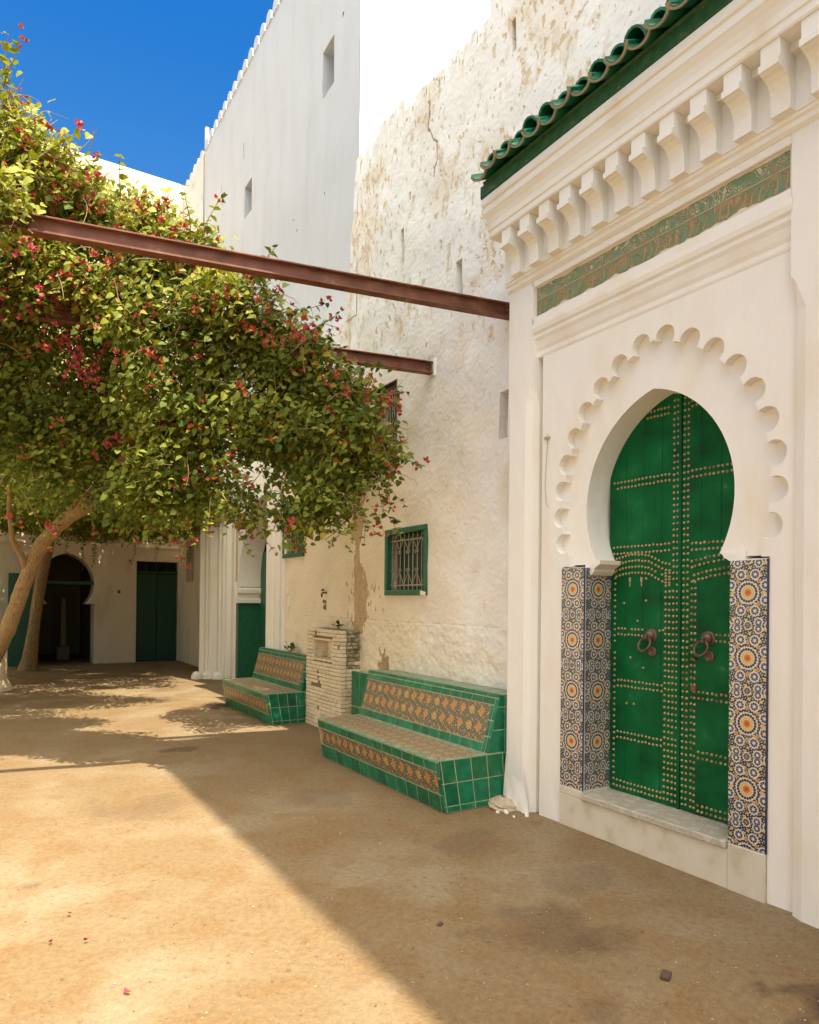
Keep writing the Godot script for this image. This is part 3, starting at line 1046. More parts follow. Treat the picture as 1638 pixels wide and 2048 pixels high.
func build_white_building() -> void:
	var w := thing("white_building", "tall plain white building with a scalloped roof edge rising behind the old wall", "building", Vector3(7, 0, -13))
	var nz := FastNoiseLite.new()
	nz.seed = 6
	nz.frequency = 0.006
	var s := Shape.new()
	var holes := [[-13.62, -10.5, -0.01, 3.85, 0.6], [-9.78, -9.36, 9.30, 10.01, 0.34], [-13.51, -13.08, 9.18, 9.81, 0.34], [-13.625, -13.59, 10.45, 10.77, 0.1], [-15.125, -15.095, 10.40, 10.67, 0.1],
		[-9.10, -9.05, 10.06, 10.14, 0.08], [-9.69, -9.66, 7.77, 7.82, 0.06], [-10.95, -10.91, 7.95, 7.99, 0.06], [-10.79, -10.755, 7.70, 7.755, 0.06]]
	wall_face(s, 4.37, -18.36, -8.53, 0.0, 12.15, holes, 0.4, 0.03, nz)
	s.quad(Vector3(4.37, 0, -8.53), Vector3(10, 0, -8.53), Vector3(10, 12.15, -8.53), Vector3(4.37, 12.15, -8.53), Vector3(0, 0, 1))
	s.quad(Vector3(4.37, 12.15, -18.36), Vector3(4.37, 12.15, -8.53), Vector3(10, 12.15, -8.53), Vector3(10, 12.15, -18.36), Vector3.UP)
	s.quad(Vector3(10, 0, -18.36), Vector3(10, 0, -8.53), Vector3(10, 12.15, -8.53), Vector3(10, 12.15, -18.36), Vector3(1, 0, 0))
	s.quad(Vector3(4.37, 0, -18.36), Vector3(10, 0, -18.36), Vector3(10, 12.15, -18.36), Vector3(4.37, 12.15, -18.36), Vector3(0, 0, -1))
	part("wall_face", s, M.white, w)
	var m := Shape.new()
	var poly := []
	poly.append(Vector2(-0.155, 0))
	for k in 9:
		var a := PI * (1.0 - k / 8.0)
		poly.append(Vector2(0.145 * cos(a), 0.02 + 0.22 * pow(sin(a), 0.8)))
	poly.append(Vector2(0.155, 0))
	m.slab_x(poly, -0.02, 0.32)
	var mm := m.done()
	var z := -8.75
	while z > -16.3:
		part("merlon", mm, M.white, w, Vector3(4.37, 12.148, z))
		z -= 0.343
	for zz in [-16.73, -17.04, -17.37, -17.72, -18.1]:
		part("merlon", mm, M.worn_white, w, Vector3(4.36, 12.06 + 0.02 * sin(zz * 9), zz))
	var old := Shape.new()
	old.span(Vector3(4.335, 5.3, -18.34), Vector3(4.36, 12.14, -16.52), 0.01)
	part("weathered_wall_strip", old, M.worn_white, w)
	for q in holes.slice(1, 3):
		var f := Shape.new()
		f.span(Vector3(4.60, q[2] + 0.02, q[0] + 0.14), Vector3(4.66, q[3] - 0.02, q[1] - 0.005), 0.005)
		part("shutter", f, M.green_paint, w)
	var low := Shape.new()
	low.span(Vector3(4.33, 0.0, -18.345), Vector3(4.36, 5.2, -14.11), 0.01)
	part("lower_wall", low, M.old_white, w)
	var pole := Shape.new()
	pole.span(Vector3(4.36, 11.6, -16.49), Vector3(4.44, 12.72, -16.41), 0.006)
	part("drain_pipe", pole, M.old_white, w)
	var pl := Shape.new()
	pl.span(Vector3(4.29, 2.02, -17.50), Vector3(4.325, 3.02, -16.95), 0.005)
	var f2: MeshInstance3D = part("wall_niche", pl, M.stone, w)
	var g := Shape.new()
	lattice(g, 4.285, -17.46, -16.99, 2.5, 2.98, false)
	part("grille", g, M.grille, f2)


func build_back_building() -> void:
	var w := thing("back_building", "shaded white building across the courtyard end with an archway and a green door", "building", Vector3(-1, 0, -18.4))
	var b := Basis(Vector3.UP, UP_Z)
	var s := Shape.new()
	var arch := arch_curve(1.715, 1.95, 0.12, 0.73, 1.45, 14)
	var poly := [Vector2(-9, 0), Vector2(0.56, 0), Vector2(0.56, 2.1), Vector2(1.05, 2.1), Vector2(1.05, 0), Vector2(1.115, 0), Vector2(1.115, 1.45)]
	poly = [Vector2(-9, 0), Vector2(1.115, 0), Vector2(1.115, 1.42), Vector2(1.09, 1.45)]
	poly.append_array(arch)
	poly.append_array([Vector2(2.34, 1.45), Vector2(2.315, 1.42), Vector2(2.315, 0), Vector2(3.28, 0), Vector2(3.28, 2.54), Vector2(4.31, 2.54), Vector2(4.31, 0), Vector2(4.7, 0), Vector2(4.7, 12.3), Vector2(-9, 12.3)])
	s.slab_x(poly, 18.35, 19.0)
	part("wall_face", s, M.old_white, w, Vector3.ZERO, b)
	var d := Shape.new()
	d.span(Vector3(18.50, 0.02, 3.30), Vector3(18.56, 2.22, 3.80), 0.008)
	var door := part("door_leaf", d, M.door_dark, w, Vector3.ZERO, b)
	d = Shape.new()
	d.span(Vector3(18.50, 0.02, 3.805), Vector3(18.56, 2.22, 4.29), 0.008)
	door = part("door_leaf", d, M.door_dark, w, Vector3.ZERO, b)
	var fr := Shape.new()
	fr.span(Vector3(18.48, 2.23, 3.285), Vector3(18.56, 2.30, 4.305), 0.005)
	for k in 5:
		fr.span(Vector3(18.51, 2.30, 3.30 + k * 0.24), Vector3(18.54, 2.535, 3.325 + k * 0.24))
	part("transom", fr, M.door_dark, w, Vector3.ZERO, b)
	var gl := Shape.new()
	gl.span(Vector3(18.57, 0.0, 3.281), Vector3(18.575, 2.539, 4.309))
	part("room_shade_panel", gl, M.dark, w, Vector3.ZERO, b)  # near-black sheet behind the door, painted as darkness inside
	# the vaulted passage behind the archway, its shade put into a dark colour
	var p := Shape.new()
	p.span(Vector3(19.0, 0.0, 0.9), Vector3(22.0, 3.0, 1.0))
	p.span(Vector3(19.0, 0.0, 2.4), Vector3(22.0, 3.0, 2.5))
	p.span(Vector3(19.0, 3.0, 0.9), Vector3(22.0, 3.1, 2.5))
	p.span(Vector3(22.0, 0.0, 0.9), Vector3(22.1, 3.1, 2.5))
	part("passage_wall", p, M.mortar, w, Vector3.ZERO, b)
	var pi := Shape.new()
	pi.span(Vector3(19.8, 0.0, 1.72), Vector3(19.95, 1.6, 1.84), 0.02)
	pi.span(Vector3(19.72, 0.0, 1.62), Vector3(20.0, 0.35, 1.92), 0.03)
	part("inner_post", pi, M.mortar, w, Vector3.ZERO, b)
	var bar := Shape.new()
	bar.span(Vector3(18.52, 1.92, 1.0), Vector3(18.6, 2.0, 2.43), 0.005)
	part("arch_beam", bar, M.door_dark, w, Vector3.ZERO, b)
	var op := Shape.new()
	op.span(Vector3(18.26, 0.02, 0.50), Vector3(18.33, 2.15, 1.10), 0.008)
	part("open_door_leaf", op, M.green_paint, w, Vector3.ZERO, b)
	var mo := Shape.new()
	mo.span(Vector3(18.33, 2.86, -3.0), Vector3(18.37, 2.92, 4.33), 0.008)
	part("ledge", mo, M.old_white, w, Vector3.ZERO, b)
	var sw := Shape.new()
	sw.span(Vector3(18.32, 1.72, 2.84), Vector3(18.36, 1.80, 2.90), 0.006)
	part("switch_box", sw, M.iron, w, Vector3.ZERO, b)


func build_side_portal() -> void:
	var w := thing("side_portal", "white moulded arched portal with a dark green door beyond the far tiled bench", "portal", Vector3(4.3, 0, -12.2))
	# wall above and behind
	var s := Shape.new()
	var arch := arch_curve(-12.1, 1.95, 0.30, 1.58, 1.86, 16)
	var poly := [Vector2(-13.45, 1.54)]
	poly.append(Vector2(-13.42, 1.82))
	poly.append_array(arch)
	poly.append_array([Vector2(-10.78, 1.82), Vector2(-10.75, 1.54), Vector2(-10.75, 0), Vector2(-10.42, 0), Vector2(-10.42, 5.1), Vector2(-14.1, 5.1), Vector2(-14.1, 1.54)])
	s.slab_x(poly, 4.31, 4.76)
	part("arch_panel", s, M.portal, w)
	var im := Shape.new()
	var prof := [Vector2(-13.44, 1.53), Vector2(-13.36, 1.53), Vector2(-13.36, 1.60), Vector2(-13.40, 1.62), Vector2(-13.385, 1.70), Vector2(-13.345, 1.73), Vector2(-13.345, 1.80), Vector2(-13.37, 1.83), Vector2(-13.44, 1.83)]
	im.slab_x(prof, 4.275, 4.765)
	part("impost", im, M.portal_trim, w)
	# green lower jamb
	var j := Shape.new()
	j.span(Vector3(4.30, 0.0, -13.62), Vector3(4.77, 1.53, -13.42), 0.012)
	part("green_jamb", j, M.green_paint, w)
	var d := Shape.new()
	for k in 6:
		d.span(Vector3(4.74, 0.02, -13.41 + k * 0.47), Vector3(4.80, 2.55, -12.945 + k * 0.47), 0.006)
	part("door_leaf", d, M.green_paint, w)
	var dk := Shape.new()
	dk.span(Vector3(4.82, 0.0, -13.5), Vector3(4.84, 3.8, -10.6))
	part("room_shade_panel", dk, M.dark, w)  # near-black sheet painted in for the dark beyond the door
	# the splayed moulded pier on the far side
	var plan := [Vector2(3.72, -14.10)]
	var n := 7
	var st := [0.10, 0.05, 0.16, 0.05, 0.06, 0.12, 0.10]
	var x := 3.72
	var zz := -14.02
	var pier := 0
	for k in n:
		var e := Shape.new()
		var dx: float = st[k]
		e.span(Vector3(x, 0.0, -14.10), Vector3(x + dx, 5.1, zz), 0.02 if dx > 0.08 else 0.012)
		part("pilaster", e, M.portal, w)
		x += dx + 0.001
		zz += dx * (0.55 if k % 2 == 0 else 1.35)
	var base := Shape.new()
	var pts := []
	for q in [Vector3(3.66, 0.05, -14.02), Vector3(3.85, 0.05, -13.95), Vector3(4.02, 0.05, -13.82)]:
		var rad := 0.10
		base.lathe(q + Vector3(0, -0.05, 0), [Vector2(0.11, 0), Vector2(0.10, 0.08), Vector2(0.06, 0.14), Vector2(0, 0.16)], 10)
	part("pier_foot", base, M.portal, w)
	# carved strip with flaking paint
	var c := Shape.new()
	c.span(Vector3(4.285, 1.95, -13.56), Vector3(4.32, 4.2, -13.50), 0.004)
	part("carved_strip", c, M.stone, w)


func build_hidden_sides() -> void:
	var a := thing("west_bounce_building", "plain white building added outside the frame on the left, its wing angled to bounce sunlight", "building", Vector3(-6, 0, -8))
	var s := Shape.new()
	# added wing angled to bounce sun into the shade, then the long court side
	var d := Vector3(-5.0, 0, 5.0)
	var out := Vector3(1, 0, 1).normalized()
	s.box(Vector3(-0.95, 4.0, -13.0) + d * 0.5 - out * 1.5, Vector3(3.0, 8.0, d.length()), 0.02, Basis(Vector3.UP, -PI / 4))
	s.span(Vector3(-9.0, 0.0, -8.6), Vector3(-5.9, 5.0, 8.0), 0.02)
	part("wall_face", s, M.west, a)
	var b := thing("shading_building", "tall white building behind the camera whose shadow falls along the courtyard", "building", Vector3(6, 0, 5))
	var t := Shape.new()
	t.span(Vector3(2.74, 0.0, -0.40), Vector3(9.0, 14.5, 9.0), 0.01)
	part("wall_face", t, M.white, b)


func build_left_pier() -> void:
	var p := thing("white_pier", "rounded white pier at the left edge behind the leaning trunk", "pier", Vector3(0.05, 0, -13.8))
	var s := Shape.new()
	s.lathe(Vector3(0.05, 0, -13.8), [Vector2(0.40, 0.0), Vector2(0.40, 0.07), Vector2(0.36, 0.13), Vector2(0.33, 0.2), Vector2(0.32, 0.8), Vector2(0.30, 0.95), Vector2(0.22, 1.05), Vector2(0, 1.08)], 20)
	part("shaft", s, M.old_white, p)

# ---------------------------------------------------------------- the green tiled gateway
func roof_tile_mesh(cover: bool, length: float) -> ArrayMesh:
	# a half round clay tile, its axis along +x (x = 0 is the eave), open up (pan) or down (cover)
	var s := Shape.new()
	var n := 9
	var outer := []
	var inner := []
	for e in 2:
		var rad := 0.080 if cover else 0.086
		rad *= 1.0 if e == 0 else 0.88
		for k in n:
			var a := PI * k / (n - 1)
			var dy := sin(a) * rad * (1.0 if cover else -0.72)
			outer.append(Vector3(e * length, dy, -cos(a) * rad))
			inner.append(Vector3(e * length, dy - signf(dy) * 0.0 + (-0.014 if cover else 0.014), -cos(a) * (rad - 0.012)))
	s.grid(outer, n, false, Vector3(0, 1 if cover else -1, 0))
	s.grid(inner, n, false, Vector3(0, -1 if cover else 1, 0))
	for k in n - 1:
		s.quad(outer[k], outer[k + 1], inner[k + 1], inner[k], Vector3(-1, 0, 0))
	for k in [0, n - 1]:
		s.quad(outer[k], outer[n + k], inner[n + k], inner[k], Vector3(0, -1 if cover else 1, 0))
	return s.done()


func pan_rim_mesh() -> ArrayMesh:
	# the bare clay lip of a pan tile
	var s := Shape.new()
	for k in 12:
		var a0 := PI * k / 12.0
		var a1 := PI * (k + 1) / 12.0
		var f := func(a: float, r: float, x: float) -> Vector3: return Vector3(x, -sin(a) * r * 0.72, -cos(a) * r)
		s.quad(f.call(a0, 0.0885, -0.004), f.call(a1, 0.0885, -0.004), f.call(a1, 0.073, -0.004), f.call(a0, 0.073, -0.004), Vector3(-1, 0, 0))
		s.quad(f.call(a0, 0.0885, -0.004), f.call(a1, 0.0885, -0.004), f.call(a1, 0.0885, 0.012), f.call(a0, 0.0885, 0.012), Vector3(0, -sin(a0), -cos(a0)))
		s.quad(f.call(a0, 0.073, -0.004), f.call(a1, 0.073, -0.004), f.call(a1, 0.073, 0.012), f.call(a0, 0.073, 0.012), Vector3(0, sin(a0), cos(a0)))
	return s.done()


func build_portal() -> void:
	var w := thing("gateway", "white stucco gateway with green roof tiles, scalloped horseshoe arch and studded green door", "gateway", Vector3(3.7, 0, -3.0))
	var zl := -4.265
	var zr := -1.78
	var s: Shape
	# body above and behind everything
	s = Shape.new()
	s.span(Vector3(3.72, 3.46, zl + 0.012), Vector3(3.86, 4.75, zr - 0.012))
	s.span(Vector3(3.66, 0.0, zl + 0.011), Vector3(3.86, 3.45, -3.93))
	s.span(Vector3(3.66, 0.0, -1.99), Vector3(3.86, 3.45, zr - 0.011))
	part("wall_core", s, M.portal, w)
	# left and right pilasters, chamfered on the inner edge below the stop
	for side in 2:
		s = Shape.new()
		var o := zl if side == 0 else zr
		var i := -3.985 if side == 0 else -2.015
		var sg := 1.0 if side == 0 else -1.0
		var lo := minf(o, i)
		var hi := maxf(o, i)
		# upper square part
		s.span(Vector3(3.535, 3.30, lo), Vector3(3.70, 4.034, hi))
		# lower part with a chamfer
		var plan := [Vector2(3.70, o), Vector2(3.70, i), Vector2(3.605, i), Vector2(3.558, i - sg * 0.022), Vector2(3.535, i - sg * 0.078), Vector2(3.535, o + sg * 0.015), Vector2(3.545, o)]
		var area := 0.0
		for k in plan.size():
			area += plan[k].cross(plan[(k + 1) % plan.size()])
		for k in plan.size():
			var a: Vector2 = plan[k]
			var b: Vector2 = plan[(k + 1) % plan.size()]
			var e := b - a
			for r in 12:
				var y0 := 0.0 + 3.12 * r / 12.0
				var y1 := 0.0 + 3.12 * (r + 1) / 12.0
				s.quad(Vector3(a.x, y0, a.y), Vector3(b.x, y0, b.y), Vector3(b.x, y1, b.y), Vector3(a.x, y1, a.y), Vector3(e.y, 0, -e.x) * signf(area))
		# the pointed stop of the chamfer
		var apex := Vector3(3.535, 3.255, i - sg * 0.03)
		for k in [2, 3]:
			var a: Vector2 = plan[k]
			var b: Vector2 = plan[k + 1]
			s.tri(Vector3(a.x, 3.12, a.y), Vector3(b.x, 3.12, b.y), apex, Vector3(-1, 0, sg))
		# around the stop the front and the side run on flush
		var n0 := Vector3(3.535, 3.12, i - sg * 0.078)
		var n1 := Vector3(3.605, 3.12, i)
		s.quad(Vector3(3.535, 3.12, o), n0, apex, Vector3(3.535, 3.30, o), Vector3(-1, 0, 0))
		s.tri(apex, Vector3(3.535, 3.30, i), Vector3(3.535, 3.30, o), Vector3(-1, 0, 0))
		s.tri(apex, n1, Vector3(3.535, 3.30, i), Vector3(-0.3, 0, sg))
		s.quad(n1, Vector3(3.70, 3.12, i), Vector3(3.70, 3.30, i), Vector3(3.535, 3.30, i), Vector3(0, 0, sg))
		s.quad(Vector3(3.535, 3.12, o), Vector3(3.70, 3.12, o), Vector3(3.70, 3.30, o), Vector3(3.535, 3.30, o), Vector3(0, 0, -sg))
		part("pilaster", s, M.portal, w)
		# rough swollen foot
		if side == 1:
			continue
		var f := Shape.new()
		var lump := FastNoiseLite.new()
		lump.seed = 30 + side
		lump.frequency = 0.05
		var pts := []
		var cols := 14
		for r in 8:
			var t := r / 7.0
			var out := 0.032 * pow(1.0 - t, 1.6) - 0.005 * t
			for k in cols:
				var u := k / float(cols - 1)
				var bulge := out * (1.0 + 0.9 * lump.get_noise_2d(u * 60.0, t * 45.0)) * (0.55 + 0.45 * sin(PI * clampf(u, 0.06, 0.94)))
				pts.append(Vector3(3.54 - bulge, t * (0.42 if side == 0 else 0.30), lerpf(lo - 0.02 * (1.0 - t) + (0.0 if side == 0 else 0.085 * t), hi + 0.02 * (1.0 - t) - (0.085 * t if side == 0 else 0.0), u)))
		f.grid(pts, cols, false, Vector3(-1, 0, 0))
		part("rough_foot", f, M.portal, w)
	# recessed field with the scalloped opening
	s = Shape.new()
	var base := arch_curve(-2.925, 2.27, 0.236, 1.05, 1.93, 60)
	var lens := [0.0]
	for k in range(1, base.size()):
		lens.append(lens[k - 1] + base[k].distance_to(base[k - 1]))
	var total: float = lens[-1]
	var nl := 18
	var at_len := func(l: float) -> Array:
		for k in range(1, base.size()):
			if lens[k] >= l - 1e-6:
				var f: float = (l - lens[k - 1]) / maxf(1e-6, lens[k] - lens[k - 1])
				return [base[k - 1].lerp(base[k], f), (base[k] - base[k - 1]).normalized()]
		return [base[-1], Vector2(0, -1)]
	var edge := []
	for k in nl:
		var l0 := total * k / nl
		var l1 := total * (k + 1) / nl
		var pa: Vector2 = at_len.call(l0)[0]
		var pb: Vector2 = at_len.call(l1)[0]
		var mid := (pa + pb) * 0.5
		var tg := (pb - pa).normalized()
		var out := Vector2(-tg.y, tg.x)
		if out.dot(mid - Vector2(-2.925, 2.2)) < 0.0:
			out = -out
		var half := (pb - pa).length() * 0.5
		var rad := half * 0.74
		edge.append(pa - out * 0.030)
		for q in 13:
			var a := lerpf(PI * 1.12, -PI * 0.12, q / 12.0)
			edge.append(mid + tg * cos(a) * rad + out * (-0.004 + sin(a) * rad))
		edge.append(pb - out * 0.030 - tg * 0.0005)
	var poly := [Vector2(-3.93, 1.86), Vector2(-3.655, 1.86)]
	poly.append_array(edge)
	poly.append_array([Vector2(-2.195, 1.86), Vector2(-1.97, 1.86), Vector2(-1.97, 3.50), Vector2(-3.93, 3.50)])
	s.slab_x(poly, 3.59, 3.69, 1.86)
	# its two legs run down beside the tiles
	for q in [[-3.93, -3.703], [-2.149, -1.97]]:
		s.quad(Vector3(3.59, -0.02, q[0]), Vector3(3.59, -0.02, q[1]), Vector3(3.59, 1.86, q[1]), Vector3(3.59, 1.86, q[0]), Vector3(-1, 0, 0))
		for zz in q:
			s.quad(Vector3(3.59, -0.02, zz), Vector3(3.66, -0.02, zz), Vector3(3.66, 1.86, zz), Vector3(3.59, 1.86, zz), Vector3(0, 0, 1 if zz == q[1] else -1))
	s.quad(Vector3(3.59, 1.86, -3.703), Vector3(3.59, 1.86, -3.655), Vector3(3.66, 1.86, -3.655), Vector3(3.66, 1.86, -3.703), Vector3.DOWN)
	s.quad(Vector3(3.59, 1.86, -2.195), Vector3(3.59, 1.86, -2.149), Vector3(3.66, 1.86, -2.149), Vector3(3.66, 1.86, -2.195), Vector3.DOWN)
	part("scalloped_panel", s, M.portal, w)
	# the arch band behind it, pierced by the horseshoe
	s = Shape.new()
	var hs := arch_curve(-2.967, 2.257, 0.175, 0.745, 1.897, 24)
	poly = [Vector2(-3.88, 1.872)]
	poly.append_array([Vector2(-3.47, 1.872), Vector2(-3.46, 1.89)])
	poly.append_array(hs)
	poly.append_array([Vector2(-2.475, 1.89), Vector2(-2.46, 1.872), Vector2(-1.98, 1.872), Vector2(-1.98, 3.44), Vector2(-3.88, 3.44)])
	s.slab_x(poly, 3.655, 3.90)
	part("horseshoe_arch", s, M.portal, w)
	# little imposts where the arch rests
	for side in 2:
		s = Shape.new()
		var i := -3.48 if side == 0 else -2.37
		var sg := 1.0 if side == 0 else -1.0
		var prof := [Vector2(i - sg * 0.05, 1.795), Vector2(i + sg * 0.005, 1.795), Vector2(i + sg * 0.03, 1.82), Vector2(i + sg * 0.03, 1.838), Vector2(i + sg * 0.065, 1.86), Vector2(i + sg * 0.085, 1.87), Vector2(i + sg * 0.085, 1.898), Vector2(i - sg * 0.05, 1.898)]
		s.slab_x(prof, 3.64, 3.895)
		part("impost", s, M.portal_trim, w)
	# jambs behind the tiles, plinth, sill
	s = Shape.new()
	s.span(Vector3(3.60, 0.285, -3.70), Vector3(3.90, 1.852, -3.495))
	part("jamb", s, M.portal, w)
	s = Shape.new()
	s.span(Vector3(3.60, 0.285, -2.365), Vector3(3.90, 1.852, -2.155))
	part("jamb", s, M.portal, w)
	s = Shape.new()
	s.span(Vector3(3.575, 0.0, -3.702), Vector3(3.90, 0.228, -2.372), 0.004)
	part("plinth", s, M.plinth, w)
	s = Shape.new()
	s.span(Vector3(3.571, 0.0, -2.37), Vector3(3.90, 0.262, -2.152), 0.004)
	part("plinth", s, M.plinth, w)
	s = Shape.new()
	s.span(Vector3(3.574, 0.229, -3.704), Vector3(3.89, 0.283, -3.482), 0.004)
	part("plinth", s, M.plinth, w)
	s = Shape.new()
	s.span(Vector3(3.557, 0.229, -3.479), Vector3(3.93, 0.27, -2.374), 0.005)
	part("door_sill", s, M.marble, w)
	# glazed star tiles on the jambs: fronts and the inner reveal
	var tile_h := 0.36
	for face in 3:
		var za: float = [-3.702, 3.585, -2.372][face]
		var zb: float = [-3.482, 3.865, -2.156][face]
		var ya := 0.285 if face < 2 else 0.264
		var top := 1.848
		var y_mid := 1.6955 if face < 2 else 1.665
		# medallion centres at y_mid - k * 0.36
		var y := y_mid + 0.18 - tile_h * 5
		while y < top - 0.01:
			var a := maxf(y, ya)
			var b := minf(y + tile_h, top)
			if b - a > 0.02:
				var t := Shape.new()
				var g := 0.0012
				var wdt := zb - za
				var u0 := 0.5 - wdt * 0.5 / 0.25
				var u1 := 0.5 + wdt * 0.5 / 0.25
				if face == 1:
					u0 = 0.5 - (0.14 - 0.0) / 0.25
					u1 = 0.5 + (0.14 - 0.0) / 0.25
				var v0 := 1.0 - (b - y) / tile_h
				var v1 := 1.0 - (a - y) / tile_h
				var uv := [Vector2(u0, v1), Vector2(u1, v1), Vector2(u1, v0), Vector2(u0, v0)]
				if face == 1:
					t.quad(Vector3(za, a + g, -3.484), Vector3(zb, a + g, -3.484), Vector3(zb, b - g, -3.484), Vector3(za, b - g, -3.484), Vector3(0, 0, 1), uv)
					t.quad(Vector3(za, b - g, -3.484), Vector3(zb, b - g, -3.484), Vector3(zb, b - g, -3.495), Vector3(za, b - g, -3.495), Vector3.UP)
					t.quad(Vector3(za, a + g, -3.484), Vector3(zb, a + g, -3.484), Vector3(zb, a + g, -3.495), Vector3(za, a + g, -3.495), Vector3.DOWN)
				else:
					var xf := 3.58
					t.quad(Vector3(xf, a + g, za), Vector3(xf, a + g, zb), Vector3(xf, b - g, zb), Vector3(xf, b - g, za), Vector3(-1, 0, 0), uv)
					for q in [[za, -1.0], [zb, 1.0]]:
						t.quad(Vector3(xf, a + g, q[0]), Vector3(xf + 0.02, a + g, q[0]), Vector3(xf + 0.02, b - g, q[0]), Vector3(xf, b - g, q[0]), Vector3(0, 0, q[1]))
					t.quad(Vector3(xf, b - g, za), Vector3(xf, b - g, zb), Vector3(xf + 0.02, b - g, zb), Vector3(xf + 0.02, b - g, za), Vector3.UP)
				part("tile", t, M.zellij, w)
			y += tile_h
	# blue corner bead
	s = Shape.new()
	s.span(Vector3(3.577, 0.285, -3.4845), Vector3(3.589, 1.848, -3.4775), 0.002)
	part("corner_bead", s, mat(Color(0.02, 0.03, 0.14), 0.3), w)
	s = Shape.new()
	s.span(Vector3(3.577, 0.264, -2.1555), Vector3(3.595, 1.848, -2.148), 0.002)
	part("corner_bead", s, mat(Color(0.015, 0.02, 0.07), 0.3), w)
	# the moulding round the head of the field, frieze and its borders
	s = Shape.new()
	s.sweep_z([Vector2(3.70, 3.46), Vector2(3.588, 3.46), Vector2(3.583, 3.475), Vector2(3.583, 3.505), Vector2(3.572, 3.53), Vector2(3.56, 3.575), Vector2(3.546, 3.60), Vector2(3.546, 3.625), Vector2(3.532, 3.64), Vector2(3.525, 3.67), Vector2(3.525, 3.70), Vector2(3.70, 3.70)], -3.99, -2.005)
	part("field_moulding", s, M.portal_trim, w)
	for q in [[-3.9975, -2.0085, 3.697, 3.757], [-3.9975, -2.0085, 3.985, 4.035]]:
		s = Shape.new()
		s.span(Vector3(3.535, q[2], q[0]), Vector3(3.72, q[3], q[1]), 0.005)
		part("frieze_border", s, M.portal, w)
	s = Shape.new()
	var fy0 := 3.757
	var fy1 := 3.985
	s.quad(Vector3(3.562, fy0, -3.9975), Vector3(3.562, fy0, -2.0085), Vector3(3.562, fy1, -2.0085), Vector3(3.562, fy1, -3.9975), Vector3(-1, 0, 0), [Vector2(0, 1), Vector2(1, 1), Vector2(1, 0), Vector2(0, 0)])
	part("frieze_panel", s, M.frieze, w)
	# cornice
	s = Shape.new()
	s.sweep_z([Vector2(3.80, 4.035), Vector2(3.535, 4.035), Vector2(3.512, 4.052), Vector2(3.512, 4.078), Vector2(3.497, 4.086), Vector2(3.497, 4.104), Vector2(3.487, 4.106), Vector2(3.487, 4.42), Vector2(3.80, 4.42)], zl - 0.004, zr + 0.004)
	part("cornice_moulding", s, M.portal_trim, w)
	# corbels
	var c := Shape.new()
	var prof := [Vector2(3.49, 4.107), Vector2(3.437, 4.107), Vector2(3.437, 4.20), Vector2(3.428, 4.235), Vector2(3.408, 4.262), Vector2(3.378, 4.28), Vector2(3.350, 4.286), Vector2(3.347, 4.289), Vector2(3.325, 4.29), Vector2(3.325, 4.325), Vector2(3.345, 4.33), Vector2(3.345, 4.425), Vector2(3.49, 4.425)]
	c.sweep_z(prof, -0.051, 0.051)
	var cm := c.done()
	for k in 12:
		part("corbel", cm, M.portal, w, Vector3(0, 0, -4.085 + k * 0.2065))
	# link fillets between corbels are set back
	s = Shape.new()
	s.sweep_z([Vector2(3.49, 4.385), Vector2(3.44, 4.385), Vector2(3.44, 4.425), Vector2(3.49, 4.425)], zl + 0.03, zr - 0.03)
	part("corbel_back", s, M.portal, w)
	s = Shape.new()
	s.sweep_z([Vector2(3.80, 4.426), Vector2(3.335, 4.426), Vector2(3.328, 4.435), Vector2(3.328, 4.475), Vector2(3.318, 4.48), Vector2(3.314, 4.52), Vector2(3.30, 4.555), Vector2(3.278, 4.585), Vector2(3.27, 4.592), Vector2(3.27, 4.64), Vector2(3.255, 4.648), Vector2(3.25, 4.66), Vector2(3.25, 4.70), Vector2(3.80, 4.70)], zl - 0.008, zr + 0.008)
	part("cornice_moulding", s, M.portal_trim, w)
	s = Shape.new()
	s.sweep_z([Vector2(3.80, 4.702), Vector2(3.258, 4.702), Vector2(3.245, 4.715), Vector2(3.245, 4.80), Vector2(3.80, 5.02)], zl - 0.012, zr + 0.012)
	part("fascia", s, M.fascia, w)
	# roof tiles
	var slope := 0.44
	var pan := roof_tile_mesh(false, 0.36)
	var cov := roof_tile_mesh(true, 0.36)
	var pan_rim := pan_rim_mesh()
	var tilt := Basis(Vector3(0, 0, 1), slope)
	var rg := RandomNumberGenerator.new()
	rg.seed = 44
	var pitch := 0.1495
	for row in 3:
		for k in 17:
			var zz := zl + 0.085 + k * pitch
			var along := row * 0.27
			var o := Vector3(3.135 + along * cos(slope), 4.845 + along * sin(slope) + row * 0.012, zz)
			var j := Basis(Vector3(1, 0, 0), rg.randf_range(-0.07, 0.07)) * Basis(Vector3(0, 1, 0), rg.randf_range(-0.05, 0.05))
			if row < 2:
				var rt := part("roof_tile", pan, M.tile_roof[rg.randi() % 4], w, o + Vector3(rg.randf_range(-0.02, 0.015), rg.randf_range(-0.008, 0.008), 0), tilt * j)
				if row == 0:
					var ro := MeshInstance3D.new()
					ro.name = "rim"
					ro.mesh = pan_rim
					ro.set_surface_override_material(0, M.tile_rim)
					rt.add_child(ro, true)
			if k < 16:
				j = Basis(Vector3(1, 0, 0), rg.randf_range(-0.09, 0.09)) * Basis(Vector3(0, 1, 0), rg.randf_range(-0.05, 0.05))
				part("roof_tile", cov, M.tile_roof[rg.randi() % 4], w, o + Vector3(0.085 + rg.randf_range(-0.025, 0.03), 0.040 + rg.randf_range(-0.006, 0.008), pitch * 0.5), tilt * j)
	s = Shape.new()
	s.sweep_z([Vector2(3.25, 4.805), Vector2(3.84, 5.15), Vector2(3.84, 5.17), Vector2(3.24, 4.82)], zl + 0.02, zr - 0.02)
